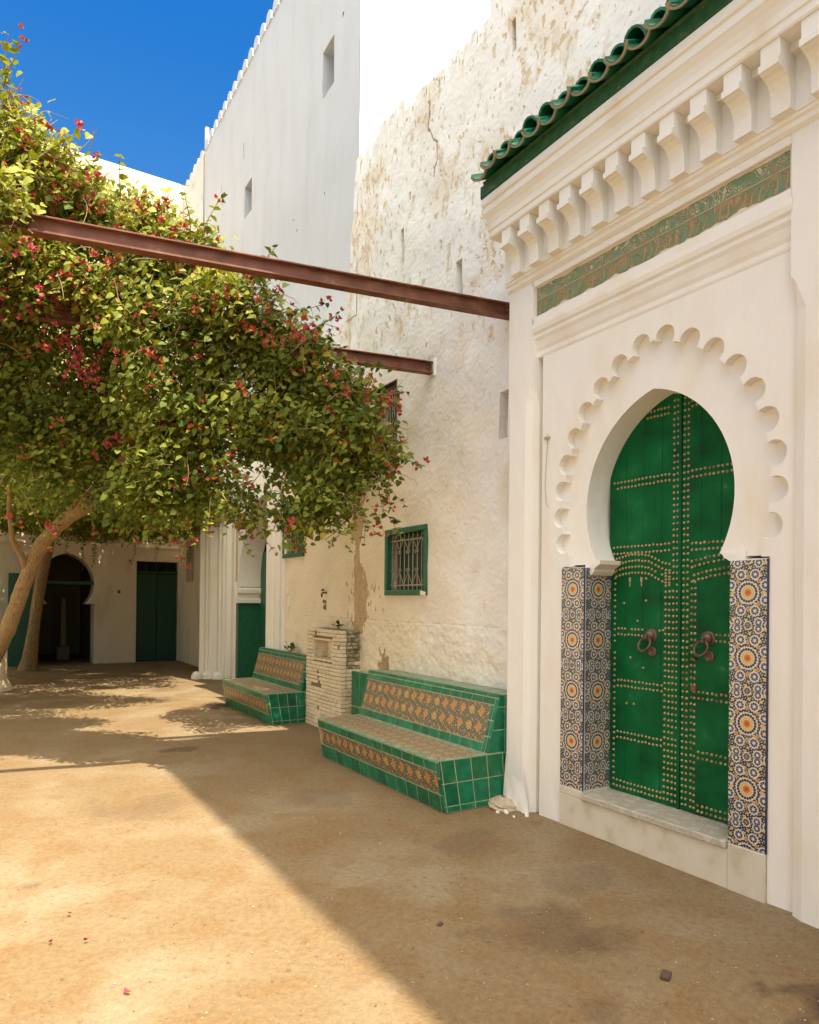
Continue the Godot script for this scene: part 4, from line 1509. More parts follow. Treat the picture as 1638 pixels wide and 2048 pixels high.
	part("roof_deck", s, M.fascia, w)
	# thin loose cable on the field
	s = Shape.new()
	var path := [Vector3(3.58, 2.86, -3.868), Vector3(3.578, 2.80, -3.862), Vector3(3.575, 2.62, -3.873), Vector3(3.578, 2.45, -3.885), Vector3(3.58, 2.33, -3.87), Vector3(3.582, 2.31, -3.855)]
	s.tube(path, [0.0025, 0.0025, 0.0025, 0.0025, 0.0025, 0.0025], 5)
	s.box(Vector3(3.578, 2.83, -3.868), Vector3(0.02, 0.02, 0.05), 0.004)
	part("loose_cable", s, M.stone, w)
	build_door(w)


func build_door(w: Node3D) -> void:
	var stud_pts := []           # [z, y, leaf]
	var leaves := []
	var rg0 := RandomNumberGenerator.new()
	rg0.seed = 12
	for leaf in 2:
		var s := Shape.new()
		var za := -3.50 if leaf == 0 else -2.892
		var zb := -2.899 if leaf == 0 else -2.33
		s.span(Vector3(3.858, 0.272, za), Vector3(3.91, 3.05, zb), 0.004)
		var o := part("door_leaf", s, M.door_dark, w)
		for k in 4:
			var pk := Shape.new()
			pk.span(Vector3(3.85, 0.273, lerpf(za, zb, k / 4.0) + 0.001), Vector3(3.856, 3.049, lerpf(za, zb, (k + 1) / 4.0) - 0.001), 0.002)
			part("plank", pk, M.door, o, Vector3(rg0.randf_range(-0.0008, 0.0008), 0, 0))
		leaves.append(o)
	# closing batten on the left leaf and the wicket panel on the right one
	var b := Shape.new()
	b.span(Vector3(3.838, 0.275, -2.915), Vector3(3.86, 3.04, -2.893), 0.004)
	part("batten", b, M.door, leaves[0])
	var wk := Shape.new()
	var poly := [Vector2(-2.795, 0.285), Vector2(-2.34, 0.285), Vector2(-2.34, 1.875)]
	for k in 9:
		var t := k / 8.0
		poly.append(Vector2(lerpf(-2.36, -2.795, t), 1.875 - 0.075 * t * t - (0.02 if k == 8 else 0.0)))
	wk.slab_x(poly, 3.838, 3.852)
	part("wicket", wk, M.door, leaves[1])
	var row := func(z0: float, z1: float, y0: float, y1: float, leaf: int) -> void:
		var n := maxi(1, int(round(absf(z1 - z0) / 0.0305)))
		for k in n + 1:
			stud_pts.append([lerpf(z0, z1, k / float(n)), lerpf(y0, y1, k / float(n)), leaf])
	var col := func(z: float, y0: float, y1: float, leaf: int) -> void:
		var n := int(round((y1 - y0) / 0.0405))
		for k in n + 1:
			stud_pts.append([z, lerpf(y0, y1, k / float(n)), leaf])
	# left leaf
	for y in [2.455, 2.415, 1.995, 1.950]:
		row.call(-3.455, -2.99, y, y, 0)
	for y in [2.90, 2.86]:
		row.call(-3.17, -3.0, y, y, 0)
	row.call(-3.41, -3.20, 1.42, 1.42, 0)
	row.call(-3.41, -3.20, 1.378, 1.378, 0)
	row.call(-3.06, -3.03, 1.42, 1.42, 0)
	for y in [1.056, 1.016, 0.692, 0.652, 0.345, 0.308]:
		row.call(-3.41, -3.04, y, y, 0)
	for z in [-2.953, -2.924]:
		col.call(z, 0.31, 2.93, 0)
	for z in [-3.013, -2.983]:
		col.call(z, 0.31, 1.80, 0)
	col.call(-3.443, 0.31, 1.86, 0)
	for k in 4:
		var y := 1.915 - k * 0.042
		for q in 17:
			var t := q / 16.0
			var z := lerpf(-3.43, -2.985, t)
			stud_pts.append([z, y + 0.022 * sin(PI * clampf(t * 1.35, 0, 1)) - 0.055 * smoothstep(0.62, 1.0, t) + (0.0), 0])
	# right leaf
	for y in [2.45, 2.41, 1.985, 1.945]:
		row.call(-2.815, -2.36, y, y, 1)
	for y in [2.90, 2.865]:
		row.call(-2.82, -2.72, y, y, 1)
	for z in [-2.876, -2.846]:
		col.call(z, 0.31, 2.93, 1)
	for z in [-2.812, -2.78]:
		col.call(z, 0.31, 1.74, 1)
	for k in 4:
		for q in 15:
			var t := q / 14.0
			stud_pts.append([lerpf(-2.815 if k < 2 else -2.79, -2.37, t), 1.87 - k * 0.037 + 0.055 * (1.0 - pow(1.0 - t, 1.7)) - (0.012 if k >= 2 else 0.0), 1])
	for y in [1.41, 1.37]:
		row.call(-2.63, -2.37, y, y, 1)
	for y in [1.045, 1.005, 0.67, 0.63, 0.335, 0.298]:
		row.call(-2.75, -2.37, y, y, 1)
	for q in [[-3.36, 1.60], [-3.17, 1.62], [-3.24, 1.48], [-3.30, 1.22], [-3.19, 1.16], [-3.33, 0.90], [-3.27, 0.905], [-3.17, 1.77]]:
		stud_pts.append([q[0], q[1], 0])
	var rg := RandomNumberGenerator.new()
	rg.seed = 77
	var meshes := []
	for v in 3:
		var s := Shape.new()
		s.lathe(Vector3.ZERO, [Vector2(0.0098, -0.002), Vector2(0.0098, 0.0013), Vector2(0.0083, 0.005), Vector2(0.0053, 0.0080 - v * 0.001), Vector2(0.0, 0.0092 - v * 0.001)], 8, Basis(Vector3(0, 0, 1), PI / 2))
		meshes.append(s.done())
	var mats := [M.brass, mat(Color(0.38, 0.24, 0.12), 0.5, 0.6), mat(Color(0.50, 0.38, 0.22), 0.45, 0.6), mat(Color(0.26, 0.15, 0.08), 0.65, 0.4)]
	var rest := [[], []]
	# the nearest studs are parts of their own, the others are joined
	var kept := []
	for q in stud_pts:
		var z: float = q[0]
		var y: float = q[1]
		# inside the opening only
		if y > 1.9:
			var half := -0.175 + sqrt(maxf(0.0, 0.745 * 0.745 - (y - 2.257) * (y - 2.257)))
			if absf(z + 2.967) > half + 0.03:
				continue
		elif z < -3.475 or z > -2.385:
			continue
		if rg.randf() < 0.012:
			continue
		kept.append([z + rg.randf_range(-0.002, 0.002), y + rg.randf_range(-0.002, 0.002), q[2]])
	kept.sort_custom(func(a, b): return a[0] - absf(a[1] - 1.2) * 0.15 > b[0] - absf(b[1] - 1.2) * 0.15)
	var count := 0
	for q in kept:
		var x := 3.838 if (q[2] == 1 and q[0] > -2.795 and q[1] < 1.86) else 3.85
		var bs := Basis(Vector3(1, 0, 0), rg.randf() * TAU)
		if count < 285:
			part("stud", meshes[rg.randi() % 3], mats[mini(3, int(rg.randf() * 3.4))], leaves[q[2]], Vector3(x, q[1], q[0]), bs)
		else:
			rest[q[2]].append(Transform3D(bs, Vector3(x, q[1], q[0])))
		count += 1
	for leaf in 2:
		if rest[leaf].is_empty():
			continue
		var mm := MultiMesh.new()
		mm.transform_format = MultiMesh.TRANSFORM_3D
		mm.mesh = meshes[0]
		mm.instance_count = rest[leaf].size()
		for k in rest[leaf].size():
			mm.set_instance_transform(k, rest[leaf][k])
		var mi := MultiMeshInstance3D.new()
		mi.name = "studs"
		mi.multimesh = mm
		mi.material_override = M.brass
		mi.set_meta("kind", "stuff")
		leaves[leaf].add_child(mi, true)
		mi.position = -world_of(leaves[leaf])
	# ring knockers
	for leaf in 2:
		var z := -3.125 if leaf == 0 else -2.685
		var x := 3.85 if leaf == 0 else 3.838
		var k := Shape.new()
		k.lathe(Vector3(x, 1.385, z), [Vector2(0.048, -0.002), Vector2(0.048, 0.006), Vector2(0.040, 0.012), Vector2(0.034, 0.028), Vector2(0.02, 0.042), Vector2(0, 0.046)], 16, Basis(Vector3(0, 0, 1), PI / 2))
		k.box(Vector3(x - 0.05, 1.375, z), Vector3(0.03, 0.03, 0.014), 0.004)
		var ring := []
		var rr := []
		for q in 19:
			var a := TAU * q / 18
			ring.append(Vector3(x - 0.058 + 0.022 * cos(a), 1.325 + 0.046 * cos(a), z - 0.012 + 0.046 * sin(a)))
			rr.append(0.0085)
		k.tube(ring, rr, 8, false)
		k.lathe(Vector3(x, 1.275, z + 0.012), [Vector2(0.034, -0.002), Vector2(0.034, 0.010), Vector2(0.024, 0.016), Vector2(0.016, 0.008), Vector2(0, 0.006)], 14, Basis(Vector3(0, 0, 1), PI / 2))
		part("ring_knocker", k, M.iron, leaves[leaf])
	# keyhole plates on the left leaf, a rusty lock on the right one
	var kh := Shape.new()
	for z in [-3.31, -3.21]:
		kh.box(Vector3(3.847, 1.765, z), Vector3(0.008, 0.030, 0.018), 0.003)
		kh.box(Vector3(3.848, 1.735, z), Vector3(0.006, 0.035, 0.009), 0.002)
	part("keyhole_plate", kh, M.brass, leaves[0])
	var lk := Shape.new()
	lk.box(Vector3(3.834, 1.065, -2.785), Vector3(0.014, 0.035, 0.035), 0.004)
	part("rusty_lock", lk, mat(Color(0.26, 0.08, 0.03), 0.8, 0.2), leaves[1])
	var ho := Shape.new()
	ho.box(Vector3(3.836, 1.255, -2.775), Vector3(0.012, 0.020, 0.020), 0.004)
	part("keyhole", ho, M.dark, leaves[1])

# ---------------------------------------------------------------- tiled benches
func slab_tile(parent: Node3D, called: String, c: Array, thick: float, m: Material, gap := 0.004, uvs := []) -> void:
	# c: four corners in order; the tile stands out along its normal away from the bench
	var n: Vector3 = (c[2] - c[0]).cross(c[3] - c[1]).normalized()
	var mid: Vector3 = (c[0] + c[1] + c[2] + c[3]) * 0.25
	if n.dot(Vector3(-1, 1.0, 1.5)) < 0.0:
		n = -n
	var s := Shape.new()
	var lo := []
	var ed := []
	var hi := []
	for k in 4:
		var nx: Vector3 = (c[(k + 1) % 4] - c[k]).normalized()
		var pv: Vector3 = (c[(k + 3) % 4] - c[k]).normalized()
		var p: Vector3 = c[k] + (nx + pv) * gap * 0.5
		var b := minf(0.004, thick * 0.6)
		lo.append(p)
		ed.append(p + n * (thick - b + rng.randf_range(-0.0008, 0.0008)))
		hi.append(p + (nx + pv) * b + n * (thick + rng.randf_range(-0.0008, 0.0008)))
	s.quad(hi[0], hi[1], hi[2], hi[3], n, uvs)
	for k in 4:
		var j := (k + 1) % 4
		var out: Vector3 = (hi[k] + hi[j]) * 0.5 - (hi[0] + hi[1] + hi[2] + hi[3]) * 0.25
		s.quad(ed[k], ed[j], hi[j], hi[k], out + n, [] if uvs.is_empty() else [uvs[k], uvs[j], uvs[j], uvs[k]])
		s.quad(lo[k], lo[j], ed[j], ed[k], out, [] if uvs.is_empty() else [uvs[k], uvs[j], uvs[j], uvs[k]])
	part(called, s, m, parent)


func glaze() -> Material:
	return M["glaze%d" % (rng.randi() % 4)]


func build_bench(label: String, zr: float, zl: float, dx: float, worn: bool, group: String) -> void:
	rng.seed = 500 + int(absf(zr) * 10)
	var p0 := Vector2(2.985 + dx, 0.0)
	var p1 := Vector2(2.915 + dx, 0.40)
	var p2 := Vector2(3.385 + dx, 0.405)
	var p3 := Vector2(3.505 + dx, 0.867)
	var xb := 3.85
	var w := thing("tiled_bench", label, "bench", Vector3(3.3 + dx, 0, (zr + zl) * 0.5), group)
	var t := 0.009
	var s := Shape.new()
	# masonry core, a little inside the glazed faces
	var g := 0.0035
	var core := [Vector2(p0.x + g, 0.0), Vector2(p1.x + g, p1.y - g), Vector2(p2.x + g, p2.y - g), Vector2(p3.x + g, p3.y - g), Vector2(xb, p3.y - g - 0.02), Vector2(xb, 0.0)]
	s.sweep_z(core, zl, zr - g)
	part("core", s, M.grout, w)
	var at := func(a: Vector2, b: Vector2, f: float, z: float) -> Vector3:
		var q := a.lerp(b, f)
		return Vector3(q.x, q.y, z)
	var strip := func(a: Vector2, b: Vector2, f0: float, f1: float, za: float, zb: float, n: int, called: String, m: Variant, inset: Vector2) -> void:
		for k in n:
			var u := lerpf(za, zb, k / float(n))
			var v := lerpf(za, zb, (k + 1) / float(n))
			var off := Vector3(inset.x, inset.y, 0)
			slab_tile(w, called, [at.call(a, b, f0, u) + off, at.call(a, b, f0, v) + off, at.call(a, b, f1, v) + off, at.call(a, b, f1, u) + off], t, m if m else glaze(), 0.006)
	var mosaic := func(a: Vector2, b: Vector2, f0: float, f1: float, za: float, zb: float, m: Material, rows: float, inset: Vector2, n: int) -> void:
		for k in n:
			var u := lerpf(za, zb, k / float(n))
			var v := lerpf(za, zb, (k + 1) / float(n))
			var off := Vector3(inset.x, inset.y, 0)
			var u0 := (u - zl) / 0.52
			var u1 := (v - zl) / 0.52
			slab_tile(w, "mosaic_panel", [at.call(a, b, f0, u) + off, at.call(a, b, f0, v) + off, at.call(a, b, f1, v) + off, at.call(a, b, f1, u) + off], t * 0.85, m, 0.001, [Vector2(u0, rows), Vector2(u1, rows), Vector2(u1, 0), Vector2(u0, 0)])
	var len_ := zr - zl
	var n := int(round(len_ / 0.172))
	var e := 0.045
	# front
	var fi := Vector2(t, 0)
	strip.call(p0, p1, 0.0, 0.34, zl, zr - e, n, "tile", null, fi)
	mosaic.call(p0, p1, 0.345, 0.765, zl + e, zr - e, M.mosaic, 1.2, fi, 5)
	strip.call(p0, p1, 0.77, 0.965, zl, zr - e, n, "tile", null, fi)
	strip.call(p0, p1, 0.97, 1.0, zl, zr, n / 2, "tile", M.dusty, fi)
	for q in [[0.0, 0.33], [0.34, 0.66], [0.67, 0.965]]:
		strip.call(p0, p1, q[0], q[1], zr - e, zr, 1, "tile", null, fi)
	# seat
	var si := Vector2(0, -t)
	strip.call(p1, p2, 0.0, 0.13, zl, zr, n, "tile", M.dusty, si)
	mosaic.call(p1, p2, 0.135, 0.90, zl + 0.02, zr - 0.06, M.mosaic_worn, 2.8, si, 5)
	strip.call(p1, p2, 0.905, 1.0, zl, zr, n, "tile", M.dusty, si)
	strip.call(p1, p2, 0.135, 0.90, zr - 0.058, zr, 1, "tile", M.dusty, si)
	# backrest
	var bi := Vector2(t, 0)
	strip.call(p2, p3, 0.0, 0.155, zl, zr - e * 2, n + 1, "tile", null, bi)
	mosaic.call(p2, p3, 0.16, 0.80, zl + e, zr - e * 2, M.mosaic, 2.3, bi, 5)
	strip.call(p2, p3, 0.805, 0.92, zl, zr - e, n + 1, "tile", null, bi)
	strip.call(p2, p3, 0.925, 1.0, zl, zr, n + 1, "tile", null, bi)
	strip.call(p2, p3, 0.16, 0.80, zl, zl + e, 1, "tile", null, bi)
	for q in [[0.0, 0.27], [0.275, 0.54], [0.545, 0.80]]:
		strip.call(p2, p3, q[0], q[1], zr - e * 2, zr - e, 1, "tile", null, bi)
		strip.call(p2, p3, q[0], q[1] + (0.12 if q[0] > 0.5 else 0.0), zr - e, zr, 1, "tile", null, bi)
	# top of the back
	strip.call(p3, Vector2(xb, p3.y - 0.02), 0.0, 1.0, zl, zr, n / 2, "tile", M.dusty, si)
	# right end: rows of large tiles following the slope of the front
	var ys := [0.0, 0.047, 0.222, 0.40]
	for r in 3:
		var fa := p0.lerp(p1, ys[r] / 0.40).x
		var fb := p0.lerp(p1, ys[r + 1] / 0.40).x
		var xs_a := [fa, fa + 0.026]
		var xs_b := [fb, fb + 0.026]
		for k in 6:
			var x := lerpf(3.10 + dx, xb, k / 5.0)
			xs_a.append(x + (fa - 2.95 - dx) * (1.0 - k / 5.0))
			xs_b.append(x + (fb - 2.95 - dx) * (1.0 - k / 5.0))
		for k in xs_a.size() - 1:
			slab_tile(w, "tile", [Vector3(xs_a[k], ys[r], zr - t), Vector3(xs_a[k + 1], ys[r], zr - t), Vector3(xs_b[k + 1], ys[r + 1], zr - t), Vector3(xs_b[k], ys[r + 1], zr - t)], t, glaze(), 0.006)
	var yb := [0.405, 0.585, 0.765, 0.862]
	for r in 3:
		var fa := p2.lerp(p3, (yb[r] - p2.y) / (p3.y - p2.y)).x
		var fb := p2.lerp(p3, (yb[r + 1] - p2.y) / (p3.y - p2.y)).x
		var xa := [fa, 3.56 + dx * 0.6, 3.73 + dx * 0.3, xb]
		var xc := [fb, 3.56 + dx * 0.6, 3.73 + dx * 0.3, xb]
		for k in 3:
			slab_tile(w, "tile", [Vector3(xa[k], yb[r], zr - t), Vector3(xa[k + 1], yb[r], zr - t), Vector3(xc[k + 1], yb[r + 1], zr - t), Vector3(xc[k], yb[r + 1], zr - t)], t, glaze(), 0.006)
	if not worn:
		# low tiled block that carries on behind, to the brick pillar
		var bl := Shape.new()
		bl.span(Vector3(3.604, 0.0, -7.09), Vector3(xb, 0.80 - t, zl - 0.004))
		part("block", bl, M.grout, w)
		for q in [[0.0, 0.40], [0.405, 0.80]]:
			for k in 3:
				var za := lerpf(-7.09, zl - 0.004, k / 3.0)
				var zb := lerpf(-7.09, zl - 0.004, (k + 1) / 3.0)
				slab_tile(w, "tile", [Vector3(3.61, q[0], za), Vector3(3.61, q[0], zb), Vector3(3.61, q[1], zb), Vector3(3.61, q[1], za)], t, glaze(), 0.006)


# ---------------------------------------------------------------- pillar of thin white bricks
func build_brick_pillar() -> void:
	var w := thing("brick_pillar", "squat pillar of thin white painted bricks with a square niche, between the two tiled benches", "pillar", Vector3(3.7, 0, -7.9))
	var rg := RandomNumberGenerator.new()
	rg.seed = 90
	var za := -8.39
	var zb := -7.36
	var x0 := 3.60
	var h := 1.245
	var rows := 27
	var rh := h / rows
	var nich := [-8.165, -7.62, 0.86, 1.115]
	var core := Shape.new()
	core.slab_x([Vector2(za + 0.012, 0), Vector2(zb - 0.012, 0), Vector2(zb - 0.012, nich[2]), Vector2(za + 0.012, nich[2])], x0 + 0.014, 3.86)
	core.span(Vector3(x0 + 0.014, nich[2], za + 0.012), Vector3(3.86, nich[3], nich[0]))
	core.span(Vector3(x0 + 0.014, nich[2], nich[1]), Vector3(3.86, nich[3], zb - 0.012))
	core.span(Vector3(x0 + 0.014, nich[3], za + 0.012), Vector3(3.86, h - 0.004, zb - 0.012))
	part("mortar_core", core, M.mortar, w)
	var lin_ := Shape.new()
	lin_.span(Vector3(x0 + 0.002, nich[2] - 0.012, nich[0] - 0.012), Vector3(3.80, nich[2] + 0.01, nich[1] + 0.012))
	lin_.span(Vector3(x0 + 0.002, nich[3] - 0.012, nich[0] - 0.01), Vector3(3.80, nich[3] + 0.01, nich[1] + 0.01))
	lin_.span(Vector3(x0 + 0.002, nich[2] + 0.011, nich[0] - 0.012), Vector3(3.80, nich[3] - 0.013, nich[0] + 0.01))
	lin_.span(Vector3(x0 + 0.002, nich[2] + 0.011, nich[1] - 0.01), Vector3(3.80, nich[3] - 0.013, nich[1] + 0.012))
	lin_.span(Vector3(3.79, nich[2] + 0.011, nich[0] + 0.011), Vector3(3.81, nich[3] - 0.013, nich[1] - 0.011))
	part("niche_lining", lin_, M.brick[1], w)
	for r in rows:
		var y := (r + 0.5) * rh
		# front
		var z := za
		var first := true
		while z < zb - 0.03:
			var l := rg.randf_range(0.20, 0.36)
			if first and r % 2:
				l *= 0.6
			first = false
			var z2 := minf(z + l, zb)
			if zb - z2 < 0.08:
				z2 = zb
			var segs := [[z, z2]]
			if y > nich[2] - 0.02 and y < nich[3] + 0.02:
				segs = []
				if z < nich[0] - 0.02:
					segs.append([z, minf(z2, nich[0] - 0.012)])
				if z2 > nich[1] + 0.02:
					segs.append([maxf(z, nich[1] + 0.012), z2])
			for q in segs:
				if rg.randf() < 0.035 and r < rows - 2:
					continue
				var pr := rg.randf_range(-0.006, 0.004)
				var s := Shape.new()
				s.box(Vector3(0, 0, 0), Vector3(0.07, rh - 0.0075 + rg.randf_range(-0.002, 0.002), q[1] - q[0] - 0.004), 0.004)
				part("brick", s, M.brick[rg.randi() % 4], w, Vector3(x0 + 0.035 + pr, y + rg.randf_range(-0.0015, 0.0015), (q[0] + q[1]) * 0.5), Basis(Vector3(1, 0, 0), rg.randf_range(-0.012, 0.012)))
			z = z2
		# the side that looks towards the near bench
		var x := x0 + 0.072
		while x < 3.84:
			var l2 := rg.randf_range(0.10, 0.24)
			var x2 := minf(x + l2, 3.86)
			if 3.86 - x2 < 0.05:
				x2 = 3.86
			var s := Shape.new()
			s.box(Vector3.ZERO, Vector3(x2 - x - 0.004, rh - 0.0075 + rg.randf_range(-0.002, 0.002), 0.06), 0.004)
			var mossy := y > 0.78 + rg.randf_range(-0.1, 0.12)
			part("brick", s, M.brick_moss if mossy else M.brick[rg.randi() % 4], w, Vector3((x + x2) * 0.5, y + rg.randf_range(-0.0015, 0.0015), zb - 0.03 + rg.randf_range(-0.008, 0.010)), Basis(Vector3(0, 1, 0), rg.randf_range(-0.02, 0.02)))
			x = x2
	# dark knocked-out spots
	var d := Shape.new()
	for q in [[-8.02, 0.70], [-8.0, 0.63], [-7.98, 0.57], [-8.09, 1.20], [-8.1, 1.15], [-8.0, 0.25], [-7.42, 1.04]]:
		d.box(Vector3(x0 + 0.004, q[1], q[0]), Vector3(0.02, 0.045, 0.05), 0.008, Basis(Vector3.RIGHT, rg.randf_range(-0.3, 0.3)))
	part("broken_spot", d, M.mortar, w)


func leaf_mesh(size: float) -> ArrayMesh:
	# one heart shaped leaf folded along its rib, tip along +y
	var s := Shape.new()
	add_leaf(s, Transform3D(), size)
	return s.done()

func add_leaf(s: Shape, t: Transform3D, size: float) -> void:
	var half := [Vector2(0, 0), Vector2(0.30, 0.04), Vector2(0.42, 0.34), Vector2(0.24, 0.72), Vector2(0, 1.0)]
	var rib := t * (Vector3(0, 0.42, -0.02) * size)
	for sg in [-1.0, 1.0]:
		var n: Vector3 = (t.basis * Vector3(-0.3 * sg, 0.1, 1)).normalized()
		for k in 4:
			var a: Vector2 = half[k]
			var b: Vector2 = half[k + 1]
			var pa := t * (Vector3(a.x * sg, a.y, 0.22 * a.x - 0.14 * a.y * a.y) * size)
			var pb := t * (Vector3(b.x * sg, b.y, 0.22 * b.x - 0.14 * b.y * b.y) * size)
			s.tri(rib, pa, pb, n)


func sprig_mesh(seedv: int, n: int, size: float, radius: float) -> ArrayMesh:
	var rg := RandomNumberGenerator.new()
	rg.seed = seedv
	var s := Shape.new()
	for k in n:
		var d := Vector3(rg.randf_range(-1, 1), rg.randf_range(-1, 1), rg.randf_range(-1, 1))
		var at := d * radius
		var up := Vector3(rg.randf_range(-0.8, 0.8), rg.randf_range(-0.9, 0.5), rg.randf_range(-0.8, 0.8)).normalized()
		var nrm := Vector3(rg.randf_range(-0.6, 0.6), 0.62 + rg.randf_range(-0.3, 0.3), 0.62 + rg.randf_range(-0.45, 0.45)).normalized()
		var x := up.cross(nrm).normalized()
		var z := x.cross(up).normalized()
		var v := rg.randf_range(0.75, 1.2)
		s.tint = Color(v * rg.randf_range(0.85, 1.25), v, v * rg.randf_range(0.7, 1.1))
		add_leaf(s, Transform3D(Basis(x, up, z), at), size * rg.randf_range(0.6, 1.25))
	# twig
	s.tint = Color(1.6, 0.9, 0.9)
	s.tube([Vector3(-0.7, -0.6, 0.2) * radius, Vector3(0, 0, 0), Vector3(0.6, 0.7, -0.2) * radius], [0.004, 0.003, 0.002], 4, false)
	return s.done()


func bract_mesh(seedv: int, n: int, size: float, radius: float) -> ArrayMesh:
	var rg := RandomNumberGenerator.new()
	rg.seed = seedv
	var s := Shape.new()
	for k in n:
		var at := Vector3(rg.randf_range(-1, 1), rg.randf_range(-1, 1), rg.randf_range(-1, 1)) * radius
		var axis := Vector3(rg.randf_range(-0.6, 0.6), rg.randf_range(-0.1, 1), rg.randf_range(-0.6, 0.9)).normalized()
		var v := rg.randf_range(0.75, 1.25)
		s.tint = Color(v, v * rg.randf_range(0.7, 1.4), v * rg.randf_range(0.7, 1.3))
		var x0 := axis.cross(Vector3(0.3, 0.5, 0.8)).normalized()
		for b in 3:
			var x := x0.rotated(axis, TAU * b / 3.0)
			var up := (axis * 0.75 + x * 0.75).normalized()
			var side := axis.cross(x).normalized()
			add_leaf(s, Transform3D(Basis(side, up, side.cross(up)), at), size * rg.randf_range(0.8, 1.15))
	return s.done()

# ---------------------------------------------------------------- bougainvillea
func scatter(called: String, mesh: Mesh, m: Material, parent: Node3D, xf: Array, cols: Array) -> void:
	if xf.is_empty():
		return
	var mm := MultiMesh.new()
	mm.transform_format = MultiMesh.TRANSFORM_3D
	mm.use_colors = true
	mm.mesh = mesh
	mm.instance_count = xf.size()
	for k in xf.size():
		mm.set_instance_transform(k, xf[k])
		mm.set_instance_color(k, cols[k])
	var o := MultiMeshInstance3D.new()
	o.name = called
	o.multimesh = mm
	o.material_override = m
	o.set_meta("kind", "stuff")
	parent.add_child(o, true)
	o.position = -world_of(parent)


func leaf_colour(rg: RandomNumberGenerator, high: float) -> Color:
	var a := Color(0.115, 0.170, 0.028)
	var b := Color(0.375, 0.375, 0.062)
	var c := a.lerp(b, clampf(rg.randf() * 0.7 + high * 0.4, 0, 1))
	if rg.randf() < 0.035:
		c = Color(0.36, 0.30, 0.035)
	elif rg.randf() < 0.02 + 0.03 * high:
		c = Color(0.26, 0.09, 0.025)
	return c


